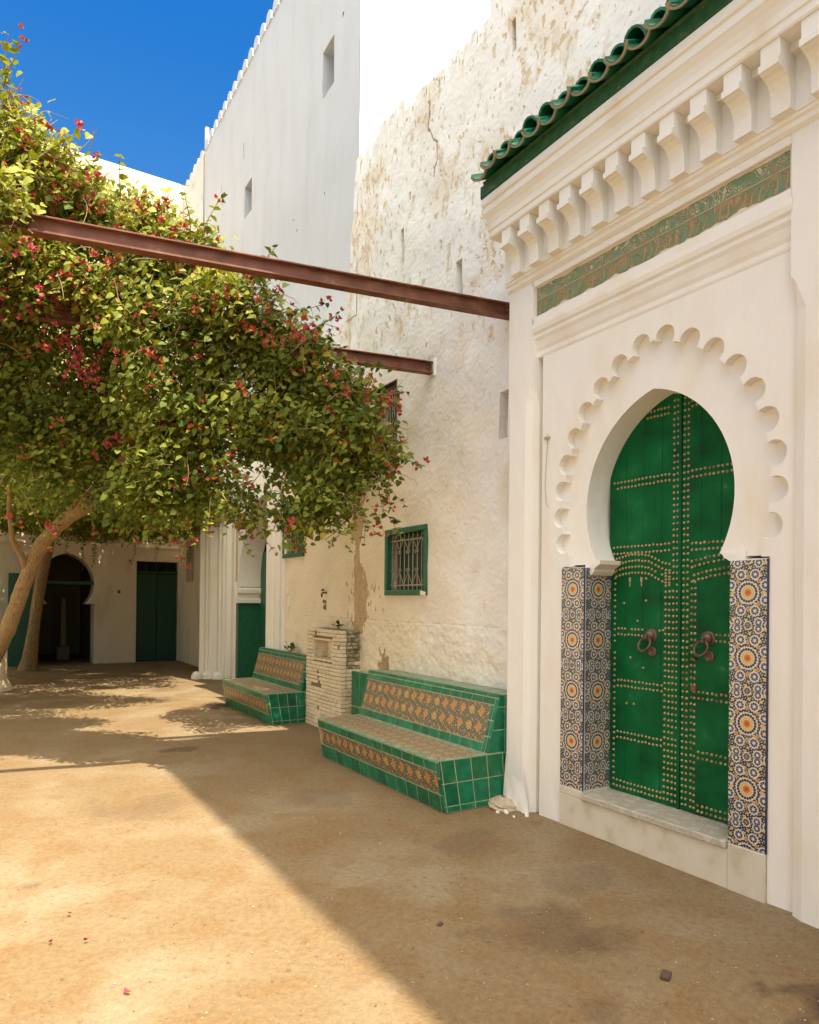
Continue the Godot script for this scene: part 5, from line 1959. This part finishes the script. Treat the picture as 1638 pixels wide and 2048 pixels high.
func build_bougainvillea() -> void:
	var w := thing("bougainvillea", "big bougainvillea with pink and orange flowers spilling over the rusty beams", "bougainvillea", Vector3(-0.15, 0, -12.5))
	var rg := RandomNumberGenerator.new()
	rg.seed = 1234
	# leaning trunk and limbs
	var s := Shape.new()
	var path := [Vector3(-0.20, -0.05, -12.6), Vector3(0.02, 0.45, -12.1), Vector3(0.275, 1.03, -11.6), Vector3(0.385, 1.36, -11.5), Vector3(0.53, 1.85, -11.42), Vector3(0.67, 2.26, -11.33), Vector3(0.86, 2.56, -11.2), Vector3(1.05, 2.76, -11.1), Vector3(1.22, 2.88, -10.98), Vector3(1.33, 3.06, -10.92), Vector3(1.46, 3.25, -10.8), Vector3(1.7, 3.6, -10.3), Vector3(1.9, 3.9, -9.4)]
	var fine := []
	var rad := []
	var r0 := [0.145, 0.125, 0.11, 0.105, 0.10, 0.096, 0.094, 0.095, 0.09, 0.085, 0.078, 0.065, 0.05]
	for k in path.size() - 1:
		for q in 4:
			var t := q / 4.0
			var pm: Vector3 = path[maxi(k - 1, 0)]
			var pn: Vector3 = path[mini(k + 2, path.size() - 1)]
			fine.append(path[k].cubic_interpolate(path[k + 1], pm, pn, t))
			rad.append(lerpf(r0[k], r0[k + 1], t) * rg.randf_range(0.94, 1.06))
	s.tube(fine, rad, 14, true, 0.07, 3)
	part("trunk", s, M.bark, w)
	for q in [[Vector3(1.10, 2.78, -11.08), Vector3(0.95, 3.05, -10.9), Vector3(0.80, 3.5, -10.5), 0.06], [Vector3(0.55, 1.95, -11.4), Vector3(0.35, 2.4, -11.2), Vector3(0.30, 3.2, -10.7), 0.045], [Vector3(1.3, 2.98, -10.95), Vector3(1.75, 3.2, -10.8), Vector3(2.4, 3.7, -10.0), 0.055]]:
		var b := Shape.new()
		b.tube([q[0], q[0].lerp(q[1], 0.5) + Vector3(0.02, 0.02, 0), q[1], q[1].lerp(q[2], 0.5) + Vector3(-0.03, 0.0, 0.03), q[2]], [q[3], q[3] * 0.9, q[3] * 0.8, q[3] * 0.65, q[3] * 0.5], 9, true, 0.08, 5)
		part("limb", b, M.bark, w)
	# the body of the foliage: centre, radii, how densely filled
	var blobs := [
		[Vector3(-0.05, 3.05, -7.4), Vector3(0.80, 0.50, 0.38), 1],
		[Vector3(0.88, 3.0, -7.2), Vector3(0.74, 0.56, 0.38), 1],
		[Vector3(1.45, 2.8, -6.3), Vector3(0.5, 0.62, 0.4), 1],
		[Vector3(-0.1, 3.75, -7.1), Vector3(0.85, 0.78, 0.38), 1],
		[Vector3(0.78, 3.72, -6.95), Vector3(0.8, 0.78, 0.38), 1],
		[Vector3(1.4, 3.55, -6.1), Vector3(0.55, 0.7, 0.4), 1],
		[Vector3(1.95, 3.35, -5.75), Vector3(0.5, 0.82, 0.38), 1],
		[Vector3(2.4, 3.2, -5.65), Vector3(0.45, 0.72, 0.36), 1],
		[Vector3(2.8, 3.1, -5.6), Vector3(0.35, 0.56, 0.33), 0.9],
		[Vector3(3.1, 3.05, -5.6), Vector3(0.24, 0.4, 0.28), 0.7],
		[Vector3(-0.1, 4.4, -6.4), Vector3(0.8, 0.55, 0.30), 0.9],
		[Vector3(0.6, 4.25, -6.3), Vector3(0.65, 0.45, 0.28), 0.9],
		[Vector3(1.2, 4.1, -6.05), Vector3(0.55, 0.45, 0.4), 1],
		[Vector3(1.75, 3.95, -5.75), Vector3(0.45, 0.4, 0.36), 1],
		[Vector3(2.15, 3.75, -5.6), Vector3(0.35, 0.33, 0.3), 0.8],
		[Vector3(0, 5.15, -6.5), Vector3(0.58, 0.5, 0.42), 1.1],
		[Vector3(0.5, 4.92, -6.45), Vector3(0.58, 0.4, 0.38), 1.1],
		[Vector3(1.0, 4.72, -6.3), Vector3(0.52, 0.36, 0.33), 1.1],
		[Vector3(1.5, 4.5, -6.1), Vector3(0.45, 0.28, 0.28), 1.0],
		[Vector3(0.05, 5.55, -6.6), Vector3(0.26, 0.32, 0.28), 0.6],
		[Vector3(-0.05, 4.12, -5.25), Vector3(0.28, 0.2, 0.25), 0.8],
		[Vector3(2.35, 2.45, -5.65), Vector3(0.28, 0.34, 0.24), 0.7],
		[Vector3(2.75, 2.42, -5.55), Vector3(0.18, 0.32, 0.2), 0.6],
		[Vector3(1.95, 2.5, -5.8), Vector3(0.24, 0.28, 0.24), 0.6],
		[Vector3(1.15, 2.45, -6.7), Vector3(0.26, 0.24, 0.22), 0.6],
		[Vector3(0.5, 2.6, -7.1), Vector3(0.3, 0.2, 0.22), 0.5],
		[Vector3(3.4, 3.5, -7.6), Vector3(0.38, 0.65, 1.1), 0.6],
		[Vector3(2.85, 3.6, -7.4), Vector3(0.5, 0.42, 0.95), 0.7],
		[Vector3(0.3, 3.7, -8.6), Vector3(1.2, 0.5, 0.75), 0.5], [Vector3(0.5, 4.6, -9.6), Vector3(1.6, 0.7, 1.0), 0.6], [Vector3(1.9, 4.4, -9.3), Vector3(0.9, 0.6, 0.8), 0.5],
		[Vector3(0.6, 5.25, -7.3), Vector3(0.8, 0.42, 0.5), 0.9], [Vector3(1.25, 5.0, -7.2), Vector3(0.6, 0.35, 0.45), 0.8], [Vector3(0.1, 5.2, -7.5), Vector3(0.7, 0.6, 0.5), 0.9], [Vector3(0.8, 4.6, -7.3), Vector3(0.9, 0.4, 0.4), 0.7],
		[Vector3(-1.3, 3.6, -6.9), Vector3(0.8, 1, 0.45), 0.5],
		[Vector3(-1.1, 4.8, -6.8), Vector3(0.7, 0.65, 0.45), 0.5],
		[Vector3(-1.2, 3.9, -9.9), Vector3(1.4, 0.65, 1.2), 0.6],
		[Vector3(0.3, 3.75, -10), Vector3(1.1, 0.6, 1.2), 0.6],
		[Vector3(1.4, 3.55, -10.3), Vector3(0.8, 0.5, 1), 0.5],
		[Vector3(1, 3.5, -12), Vector3(1.5, 0.6, 1.3), 0.6],
		[Vector3(-0.8, 3.6, -12.4), Vector3(1.5, 0.65, 1.4), 0.5],
		[Vector3(2.7, 3.4, -12.4), Vector3(1, 0.5, 1.2), 0.5],
		[Vector3(0.6, 3.5, -14.2), Vector3(2, 0.6, 1.6), 0.9],
		[Vector3(2.9, 3.5, -14.2), Vector3(1.5, 0.55, 1.5), 0.9],
		[Vector3(1, 3.55, -16.4), Vector3(2.2, 0.6, 1.6), 1],
		[Vector3(3.1, 3.5, -16.4), Vector3(1.4, 0.6, 1.6), 1],
		[Vector3(-1.5, 3.5, -15.5), Vector3(1.8, 0.6, 2.2), 0.8],
		[Vector3(2, 3.75, -15.2), Vector3(2.4, 0.4, 2.6), 0.7],
		[Vector3(1.8, 3.5, -17.6), Vector3(2.8, 0.6, 0.8), 0.9],
		[Vector3(1.2, 4.1, -16.2), Vector3(3, 0.4, 2.2), 0.6],
		[Vector3(3.9, 3.6, -16.6), Vector3(0.45, 0.5, 1.6), 0.9]
	]
	var clump := FastNoiseLite.new()
	clump.seed = 15
	clump.frequency = 1.5
	clump.fractal_octaves = 2
	var xf := [[], [], []]
	var cols := [[], [], []]
	var near := []
	for b in blobs:
		var c: Vector3 = b[0]
		var r: Vector3 = b[1]
		var area := 4.0 * PI * pow((pow(r.x * r.y, 1.6) + pow(r.x * r.z, 1.6) + pow(r.y * r.z, 1.6)) / 3.0, 1.0 / 1.6)
		var n := int(area * 118.0 * b[2])
		for k in n:
			var d := Vector3(rg.randfn(), rg.randfn(), rg.randfn()).normalized()
			var f := 1.0 - absf(rg.randfn()) * 0.16
			if rg.randf() < 0.16:
				f = rg.randf_range(0.2, 0.9)
			# an uneven outline
			var lump := 0.90 + 0.16 * sin(d.x * 5.0 + c.x * 7.0) * cos(d.y * 6.0 + c.z * 3.0) + 0.10 * sin(d.z * 11.0 + c.y * 5.0)
			var p := c + Vector3(d.x * r.x, d.y * r.y, d.z * r.z) * f * lump
			if p.x > (3.80 if p.z > -10.5 else 4.3):
				continue
			var cl := clump.get_noise_3d(p.x, p.y, p.z)
			if cl < -0.12 and rg.randf() < 0.9:
				continue
			var v := rg.randi() % 3
			var bs := Basis(Vector3(0, 1, 0), rg.randf_range(-0.9, 0.9)) * Basis(Vector3(1, 0, 0), rg.randf_range(-0.35, 0.35)) * Basis(Vector3(0, 0, 1), rg.randf_range(-0.4, 0.4)) * Basis.from_scale(Vector3.ONE * rg.randf_range(0.75, 1.2))
			xf[v].append(Transform3D(bs, p))
			cols[v].append(leaf_colour(rg, clampf((p.y - 3.6) / 2.0, 0, 1) + cl * 1.6))
	# long shoots: from, towards, length, droop, leaves
	var shoots := []
	for k in 30:
		var x := rg.randf_range(1.6, 3.2)
		shoots.append([Vector3(x, rg.randf_range(2.35, 2.8), rg.randf_range(-5.95, -5.4)), Vector3(rg.randf_range(-0.2, 0.8), -0.55, rg.randf_range(-0.2, 0.4)), rg.randf_range(0.2, 0.5), -0.5])
	for k in 26:
		shoots.append([Vector3(rg.randf_range(-0.1, 1.8), rg.randf_range(2.45, 2.75), rg.randf_range(-7.4, -6.8)), Vector3(rg.randf_range(-0.4, 0.6), -0.5, rg.randf_range(-0.3, 0.4)), rg.randf_range(0.15, 0.6), -0.4])
	for q in [[Vector3(0.15, 4.8, -6.1), Vector3(1.0, 0.30, 0.1), 0.75], [Vector3(0.25, 4.9, -6.0), Vector3(0.9, 0.65, 0.1), 0.5], [Vector3(0.0, 5.3, -6.4), Vector3(0.3, 1.0, 0), 0.6], [Vector3(-0.05, 5.5, -6.4), Vector3(0.1, 1.0, 0), 0.65], [Vector3(2.05, 3.98, -5.5), Vector3(1.0, 0.35, 0.1), 0.5], [Vector3(2.2, 3.72, -5.4), Vector3(1.0, 0.30, 0.1), 0.45], [Vector3(2.5, 3.55, -5.35), Vector3(1.0, 0.18, 0.1), 0.55], [Vector3(2.65, 3.4, -5.35), Vector3(1.0, 0.05, 0.1), 0.6], [Vector3(3.05, 2.9, -5.35), Vector3(1.0, -0.1, 0.1), 0.4], [Vector3(1.8, 4.2, -5.6), Vector3(0.8, 0.5, 0.1), 0.45], [Vector3(1.0, 4.65, -6.1), Vector3(0.6, 0.7, 0.1), 0.4], [Vector3(0.6, 4.9, -6.2), Vector3(0.5, 0.8, 0.1), 0.35], [Vector3(1.3, 4.5, -5.95), Vector3(0.7, 0.6, 0.1), 0.35], [Vector3(1.75, 2.5, -6.0), Vector3(0.75, -0.55, 0.1), 0.7], [Vector3(1.9, 2.6, -5.8), Vector3(0.5, -0.8, 0.2), 0.5], [Vector3(2.9, 2.75, -5.4), Vector3(0.7, -0.5, 0.1), 0.45]]:
		shoots.append([q[0], q[1], q[2], -0.15])
	for k in 48:
		var b = blobs[rg.randi() % 20]
		var d := Vector3(rg.randfn(), absf(rg.randfn()) * 0.6, absf(rg.randfn())).normalized()
		shoots.append([b[0] + Vector3(d.x * b[1].x, d.y * b[1].y, d.z * b[1].z) * 0.9, d + Vector3(0, 0.4, 0), rg.randf_range(0.2, 0.45), -0.3])
	# hanging ones at the back, against the shaded wall
	for k in 16:
		shoots.append([Vector3(rg.randf_range(1.2, 4.1), rg.randf_range(2.9, 3.2), rg.randf_range(-17.5, -13.0)), Vector3(rg.randf_range(-0.2, 0.2), -1, 0), rg.randf_range(0.3, 0.9), -0.1])
	var tw := Shape.new()
	var single := [[], []]
	var tips := []
	for q in shoots:
		var p: Vector3 = q[0]
		var d: Vector3 = (q[1] as Vector3).normalized()
		var pts := [p]
		var rr := [0.006]
		var n := maxi(4, int(q[2] / 0.055))
		for k in n:
			p += d * (q[2] / n)
			d = (d + Vector3(rg.randf_range(-0.12, 0.12), q[3] / n + rg.randf_range(-0.08, 0.08), rg.randf_range(-0.12, 0.12))).normalized()
			pts.append(p)
			rr.append(lerpf(0.006, 0.002, float(k + 1) / n))
			for e in (2 if k > 0 else 1):
				var out := Vector3(rg.randf_range(-1, 1), rg.randf_range(-0.6, 0.6), rg.randf_range(-1, 1))
				out = (out - d * out.dot(d) * 0.6).normalized()
				var nrm := Vector3(rg.randf_range(-0.6, 0.6), 1, rg.randf_range(-0.3, 0.9)).normalized()
				var x := out.cross(nrm).normalized()
				var sz := rg.randf_range(0.055, 0.095) * lerpf(1.0, 0.6, float(k) / n)
				single[0].append(Transform3D(Basis(x, out, x.cross(out)) * Basis.from_scale(Vector3.ONE * sz), p))
				single[1].append(leaf_colour(rg, 0.35))
		tips.append(p)
		tw.tube(pts, rr, 4, false)
	for k in 110:
		var b = blobs[rg.randi() % 20]
		var d := Vector3(rg.randfn(), rg.randfn(), absf(rg.randfn()) + 0.4).normalized()
		var p: Vector3 = b[0] + Vector3(d.x * b[1].x, d.y * b[1].y, d.z * b[1].z) * 0.95
		var dir := Vector3(rg.randf_range(-1, 1), rg.randf_range(-0.8, 0.9), rg.randf_range(-0.2, 0.5)).normalized()
		var pts := [p]
		var rr := [0.004]
		for q in 6:
			dir = (dir + Vector3(rg.randf_range(-0.5, 0.5), rg.randf_range(-0.6, 0.4), rg.randf_range(-0.3, 0.3))).normalized()
			p += dir * 0.048
			pts.append(p)
			rr.append(lerpf(0.004, 0.002, q / 5.0))
		tw.tube(pts, rr, 4, false)
	var twig := part("twigs", tw, M.twig, w)
	twig.set_meta("kind", "stuff")
	# the leaves nearest the eye are parts of their own
	var lf := leaf_mesh(1.0)
	var order := range(single[0].size())
	order.sort_custom(func(a, b): return single[0][a].origin.z > single[0][b].origin.z)
	var tint := []
	for k in 4:
		var m: StandardMaterial3D = M.leaf.duplicate()
		m.albedo_color = [Color(0.065, 0.12, 0.022), Color(0.10, 0.15, 0.028), Color(0.15, 0.18, 0.035), Color(0.085, 0.13, 0.025)][k].linear_to_srgb()
		tint.append(m)
	var restx := []
	var restc := []
	for i in order.size():
		var k: int = order[i]
		if i < 280:
			var o := part("leaf", lf, tint[i % 4], w)
			o.transform = Transform3D(single[0][k].basis, single[0][k].origin - w.position)
		else:
			restx.append(single[0][k])
			restc.append(single[1][k])
	scatter("shoot_leaves", lf, M.leaf, w, restx, restc)
	for v in 3:
		scatter("foliage", sprig_mesh(900 + v, 11, 0.055, 0.125), M.leaf, w, xf[v], cols[v])
	# flower clusters: patches of bracts (centre, spread, how many, colour: 0 pink, 1 orange red)
	var patches := [
		[Vector3(0.42, 4.0, -6.2), Vector3(0.3, 0.26, 0.15), 20, 0],
		[Vector3(0.66, 3.72, -6.5), Vector3(0.15, 0.2, 0.1), 13, 0],
		[Vector3(0.78, 3.5, -6.5), Vector3(0.1, 0.13, 0.1), 7, 0],
		[Vector3(0.12, 4.25, -5.95), Vector3(0.16, 0.16, 0.12), 10, 0],
		[Vector3(1.0, 3.05, -6.75), Vector3(0.11, 0.06, 0.1), 7, 0],
		[Vector3(1.15, 3.55, -5.95), Vector3(0.1, 0.07, 0.1), 5, 0],
		[Vector3(1.62, 4.42, -5.85), Vector3(0.2, 0.1, 0.15), 12, 0],
		[Vector3(1.95, 3.82, -5.35), Vector3(0.14, 0.14, 0.1), 8, 1],
		[Vector3(2.25, 3.72, -5.3), Vector3(0.14, 0.12, 0.08), 6, 0],
		[Vector3(0.9, 4.82, -6.2), Vector3(0.28, 0.1, 0.15), 10, 0],
		[Vector3(0.7, 4.75, -6.15), Vector3(0.5, 0.12, 0.2), 14, 1],
		[Vector3(1.25, 4.55, -6.05), Vector3(0.3, 0.1, 0.15), 10, 1],
		[Vector3(0.15, 5, -6.2), Vector3(0.35, 0.25, 0.2), 11, 1],
		[Vector3(1.55, 3.92, -5.5), Vector3(0.2, 0.08, 0.1), 5, 1],
		[Vector3(1.5, 2.6, -6), Vector3(0.1, 0.06, 0.1), 4, 0],
		[Vector3(3.05, 3.1, -5.3), Vector3(0.1, 0.3, 0.1), 6, 1],
		[Vector3(2.55, 3.5, -5.3), Vector3(0.3, 0.22, 0.1), 5, 1],
		[Vector3(0, 5.6, -6.4), Vector3(0.15, 0.25, 0.12), 6, 1],
		[Vector3(0.05, 3.2, -6.2), Vector3(0.4, 0.5, 0.15), 5, 1],
		[Vector3(1.4, 3.3, -5.75), Vector3(0.5, 0.5, 0.15), 9, 1],
		[Vector3(0.9, 4.1, -5.9), Vector3(0.6, 0.25, 0.15), 9, 1]
	]
	var fx := [[], []]
	var fc := [[], []]
	var bm := [bract_mesh(31, 5, 0.040, 0.055), bract_mesh(32, 4, 0.036, 0.06)]
	var spots := []
	for q in patches:
		for k in q[2]:
			var c: Vector3 = q[0]
			var sp: Vector3 = q[1]
			spots.append([c + Vector3(rg.randfn() * sp.x * 0.6, rg.randfn() * sp.y * 0.6, rg.randfn() * sp.z * 0.6), q[3]])
	for t in tips:
		if rg.randf() < 0.45:
			spots.append([t + Vector3(0, 0.01, 0), 0 if rg.randf() < 0.5 else 1])
	for k in 95:
		var b = blobs[rg.randi() % 20]
		var d := Vector3(rg.randfn(), rg.randfn() + 0.25, absf(rg.randfn()) + 0.3).normalized()
		spots.append([b[0] + Vector3(d.x * b[1].x, d.y * b[1].y, d.z * b[1].z) * 1.0, 1])
	for q in spots:
		var v := rg.randi() % 2
		var pink := Color(0.52, 0.085, 0.115)
		var red := Color(0.48, 0.065, 0.060)
		var org := Color(0.44, 0.115, 0.045)
		var c := (pink.lerp(red, rg.randf() * 0.8) if q[1] == 0 else org.lerp(red, rg.randf() * 0.6))
		fx[v].append(Transform3D(Basis(Vector3.UP, rg.randf() * TAU) * Basis.from_scale(Vector3.ONE * rg.randf_range(0.6, 1.1)), q[0]))
		fc[v].append(c)
	scatter("flowers", bm[0], M.petal, w, fx[0], fc[0])
	scatter("flowers", bm[1], M.petal, w, fx[1], fc[1])


func build_back_tree() -> void:
	var w := thing("vine_trunk", "second thicker upright vine trunk in the shade beside the dark archway", "vine trunk", Vector3(1.0, 0, -17.4))
	var s := Shape.new()
	s.tube([Vector3(0.86, -0.05, -17.3), Vector3(0.90, 0.25, -17.3), Vector3(0.97, 0.9, -17.3), Vector3(1.02, 1.4, -17.3), Vector3(1.10, 2.0, -17.25), Vector3(1.22, 2.7, -17.1), Vector3(1.3, 3.4, -16.9)], [0.21, 0.155, 0.125, 0.115, 0.11, 0.10, 0.08], 14, true, 0.09, 9)
	part("trunk", s, M.bark, w)


func build_beams() -> void:
	var mk := func(label: String, end: Vector3, length: float, h: float, wd: float, yaw: float) -> void:
		var w := thing("steel_beam", label, "beam", end, "rusty steel beams across the courtyard")
		var d := Basis(Vector3.UP, yaw)
		var s := Shape.new()
		# an I section along local x
		var tf := 0.012
		s.box(Vector3(-length / 2, h - tf / 2, 0), Vector3(length, tf, wd), 0.002)
		s.box(Vector3(-length / 2, tf / 2, 0), Vector3(length, tf, wd), 0.002)
		s.box(Vector3(-length / 2, h / 2, 0), Vector3(length - 0.002, h - tf * 2 - 0.001, 0.010))
		part("girder", s, M.beam, w, end, d)
		var e := Shape.new()
		e.box(Vector3(-0.03, h / 2, 0.02), Vector3(0.012, h - tf * 2 - 0.004, wd * 0.4), 0.001)
		e.box(Vector3(-0.06, h / 2, 0.012), Vector3(0.02, 0.02, 0.02), 0.003)
		e.box(Vector3(-0.06, h / 2 + 0.035, 0.012), Vector3(0.02, 0.02, 0.02), 0.003)
		part("end_cleat", e, M.iron, w, end, d)
		var p := Shape.new()
		p.box(Vector3(0.0, h * 0.45, 0), Vector3(0.06, h * 1.6, wd * 1.8), 0.02)
		part("plaster_pad", p, M.portal, w, end + Vector3(0.02, 0, 0), d)
	var yaw := -0.183
	yaw = -atan2(0.182, 0.983)
	mk.call("long rusty steel beam from the gateway corner across the flowering bougainvillea, nearer of two", Vector3(3.85, 4.03, -4.605), 8.8, 0.118, 0.085, yaw)
	mk.call("shorter looking rusty steel beam end emerging from the leaves below the first, farther of two", Vector3(3.85, 3.895, -5.845), 8.6, 0.118, 0.085, yaw)


func build_small_things() -> void:
	var spots := [[Vector3(0.451, 0, -5.442), "red petal on the sunlit ground, farthest of the four scattered petals"], [Vector3(0.396, 0, -3.86), "red petal on the sunlit ground, farther one of the close trio"], [Vector3(0.282, 0, -3.586), "red petal on the sunlit ground, leftmost of the close trio"], [Vector3(0.422, 0, -3.52), "red petal on the sunlit ground, rightmost of the close trio"], [Vector3(0.511, 0, -2.974), "red petal on the sunlit ground, lone one nearest the camera"]]
	var pm := mat(Color(0.36, 0.02, 0.06), 0.6)
	var rg := RandomNumberGenerator.new()
	rg.seed = 61
	for q in spots:
		var s := Shape.new()
		for k in 2:
			var up := Vector3(rg.randf_range(-1, 1), 0.35, rg.randf_range(-1, 1)).normalized()
			var x := up.cross(Vector3.UP).normalized()
			add_leaf(s, Transform3D(Basis(x, up, x.cross(up)), Vector3(0, 0.006, 0)), 0.020)
		var o := part("fallen_petal", s, pm, self, (q[0] as Vector3) + Vector3(0, 0.006, 0))
		tag(o, q[1], "petal", "fallen petals")
	var st := [[Vector3(1.943, 0, -2.833), 0.022, "small dark pebble on the shaded ground near the middle"], [Vector3(2.51, 0, -1.946), 0.04, "flat dark stone on the shaded ground at the near right"]]
	for q in st:
		var s := Shape.new()
		s.box(Vector3(0, q[1] * 0.2, 0), Vector3(q[1] * 1.6, q[1] * 0.5, q[1]), q[1] * 0.2, Basis(Vector3.UP, 0.5))
		var o := part("pebble", s, mat(Color(0.09, 0.06, 0.035), 0.95), self, q[0])
		tag(o, q[2], "pebble")
	# rubble at the corner of the near bench
	var s := Shape.new()
	var pts := []
	for r in 7:
		for k in 12:
			var a := TAU * k / 12
			var t := r / 6.0
			var rad := (0.16 * sqrt(maxf(0.0, 1.0 - t * t * 0.98))) * rg.randf_range(0.86, 1.12)
			pts.append(Vector3(cos(a) * rad * 0.8, t * 0.075, sin(a) * rad))
	s.grid(pts, 12, true, Vector3.ZERO)
	var fixn := Shape.new()
	for f in range(0, s.ix.size(), 3):
		fixn.tri(s.v[s.ix[f]], s.v[s.ix[f + 1]], s.v[s.ix[f + 2]], s.v[s.ix[f]] + s.v[s.ix[f + 1]] + s.v[s.ix[f + 2]] + Vector3(0, 0.03, 0))
	var o2 := part("rubble_stone", fixn, M.stone, self, Vector3(3.50, 0.0, -4.24))
	tag(o2, "rounded lump of broken mortar on the ground at the near bench's corner", "stone")
	for k in 7:
		var c := Shape.new()
		var sz := rg.randf_range(0.012, 0.03)
		c.box(Vector3(0, sz * 0.3, 0), Vector3(sz * 1.4, sz * 0.8, sz), sz * 0.25, Basis(Vector3(rg.randf(), 1, rg.randf()).normalized(), rg.randf() * 3))
		var p := part("plaster_crumb", c, M.portal, self, Vector3(3.42 + rg.randf_range(-0.10, 0.08), 0.0, -4.12 + rg.randf_range(-0.12, 0.25)))
		tag(p, "tiny white plaster crumb fallen at the foot of the gateway's left pilaster", "plaster crumb", "plaster crumbs by the gateway")
	# weeds
	var plants := [[Vector3(3.74, 1.245, -7.72), 0.09, 12, "small dark weed growing on top of the brick pillar"], [Vector3(3.72, 0.86, -9.25), 0.14, 22, "little green weed growing behind the far bench's back"]]
	for q in plants:
		var w := thing("weed", q[3], "weed", q[0])
		var f := Shape.new()
		var stem := Shape.new()
		for k in q[2]:
			var d := Vector3(rg.randf_range(-0.6, 0.6), rg.randf_range(0.2, 1), rg.randf_range(-1, 1)).normalized()
			var tip: Vector3 = (q[0] as Vector3) + d * float(q[1]) * rg.randf_range(0.4, 1.0)
			stem.tube([q[0], tip], [0.003, 0.002], 4, false)
			var x := d.cross(Vector3.UP).normalized()
			f.tint = Color(1, 1, 1)
			add_leaf(f, Transform3D(Basis(x, d, x.cross(d)), tip), 0.05)
		var lm: StandardMaterial3D = M.leaf.duplicate()
		lm.albedo_color = Color(0.05, 0.10, 0.02).linear_to_srgb()
		part("leaves", f, lm, w)
		part("stem", stem, M.twig, w)


func _ready() -> void:
	# camera: a level shift lens, horizon low in the frame
	var cam := Camera3D.new()
	cam.name = "camera"
	add_child(cam)
	var yaw := 0.55253
	var pitch := 0.003564
	var roll := 0.009928
	var fwd := Vector3(sin(yaw) * cos(pitch), sin(pitch), -cos(yaw) * cos(pitch))
	var right := Vector3(cos(yaw), 0, sin(yaw))
	var up := right.cross(fwd)
	var r2 := right * cos(roll) + up * sin(roll)
	var u2 := up * cos(roll) - right * sin(roll)
	cam.transform = Transform3D(Basis(r2, u2, -fwd), Vector3(0, 1.6, 0))
	cam.near = 0.05
	cam.far = 200.0
	cam.projection = Camera3D.PROJECTION_FRUSTUM
	cam.keep_aspect = Camera3D.KEEP_HEIGHT
	cam.size = 2.0 * 0.05 * 1024.0 / 1385.5
	cam.frustum_offset = Vector2(0, 0.05 * 173.2 / 1385.5)
	cam.current = true
	# sky
	var env := Environment.new()
	env.background_mode = Environment.BG_SKY
	var sky := Sky.new()
	var sm := ProceduralSkyMaterial.new()
	sm.sky_top_color = lin(0.0, 0.0225, 0.085)
	sm.sky_horizon_color = lin(0.075, 0.150, 0.180)
	sm.sky_curve = 0.18
	sm.energy_multiplier = 2.4
	sm.sun_angle_max = 79.0
	sm.sun_curve = 0.66
	sm.ground_bottom_color = lin(0.30, 0.24, 0.15)
	sm.ground_horizon_color = lin(0.52, 0.55, 0.55)
	sm.ground_curve = 0.05
	sky.sky_material = sm
	env.sky = sky
	env.tonemap_mode = Environment.TONE_MAPPER_LINEAR
	env.tonemap_exposure = 3.15
	env.sdfgi_enabled = true
	env.ssao_enabled = true
	env.ssil_enabled = true
	var we := WorldEnvironment.new()
	we.name = "world"
	we.environment = env
	add_child(we)
	# sun, high behind the camera and nearly along the wall
	var sun := DirectionalLight3D.new()
	sun.name = "sun"
	sun.light_energy = 0.95
	sun.light_color = Color(1.0, 0.955, 0.875)
	sun.light_angular_distance = 0.4
	sun.shadow_enabled = true
	add_child(sun)
	sun.look_at_from_position(Vector3(0.087, 1.0, 0.53) * 10.0, Vector3.ZERO, Vector3.RIGHT)

	make_materials()
	build_ground()
	build_old_wall()
	build_white_building()
	build_back_building()
	build_side_portal()
	build_hidden_sides()
	build_left_pier()
	build_portal()
	build_bench("green tiled bench with mosaic seat, nearer of two, against the wall left of the gateway", -4.30, -6.50, 0.0, false, "tiled benches")
	build_bench("green tiled bench with mosaic seat, farther of two, beyond the brick pillar", -8.42, -10.36, 0.16, true, "tiled benches")
	build_brick_pillar()
	build_beams()
	build_bougainvillea()
	build_back_tree()
	build_small_things()
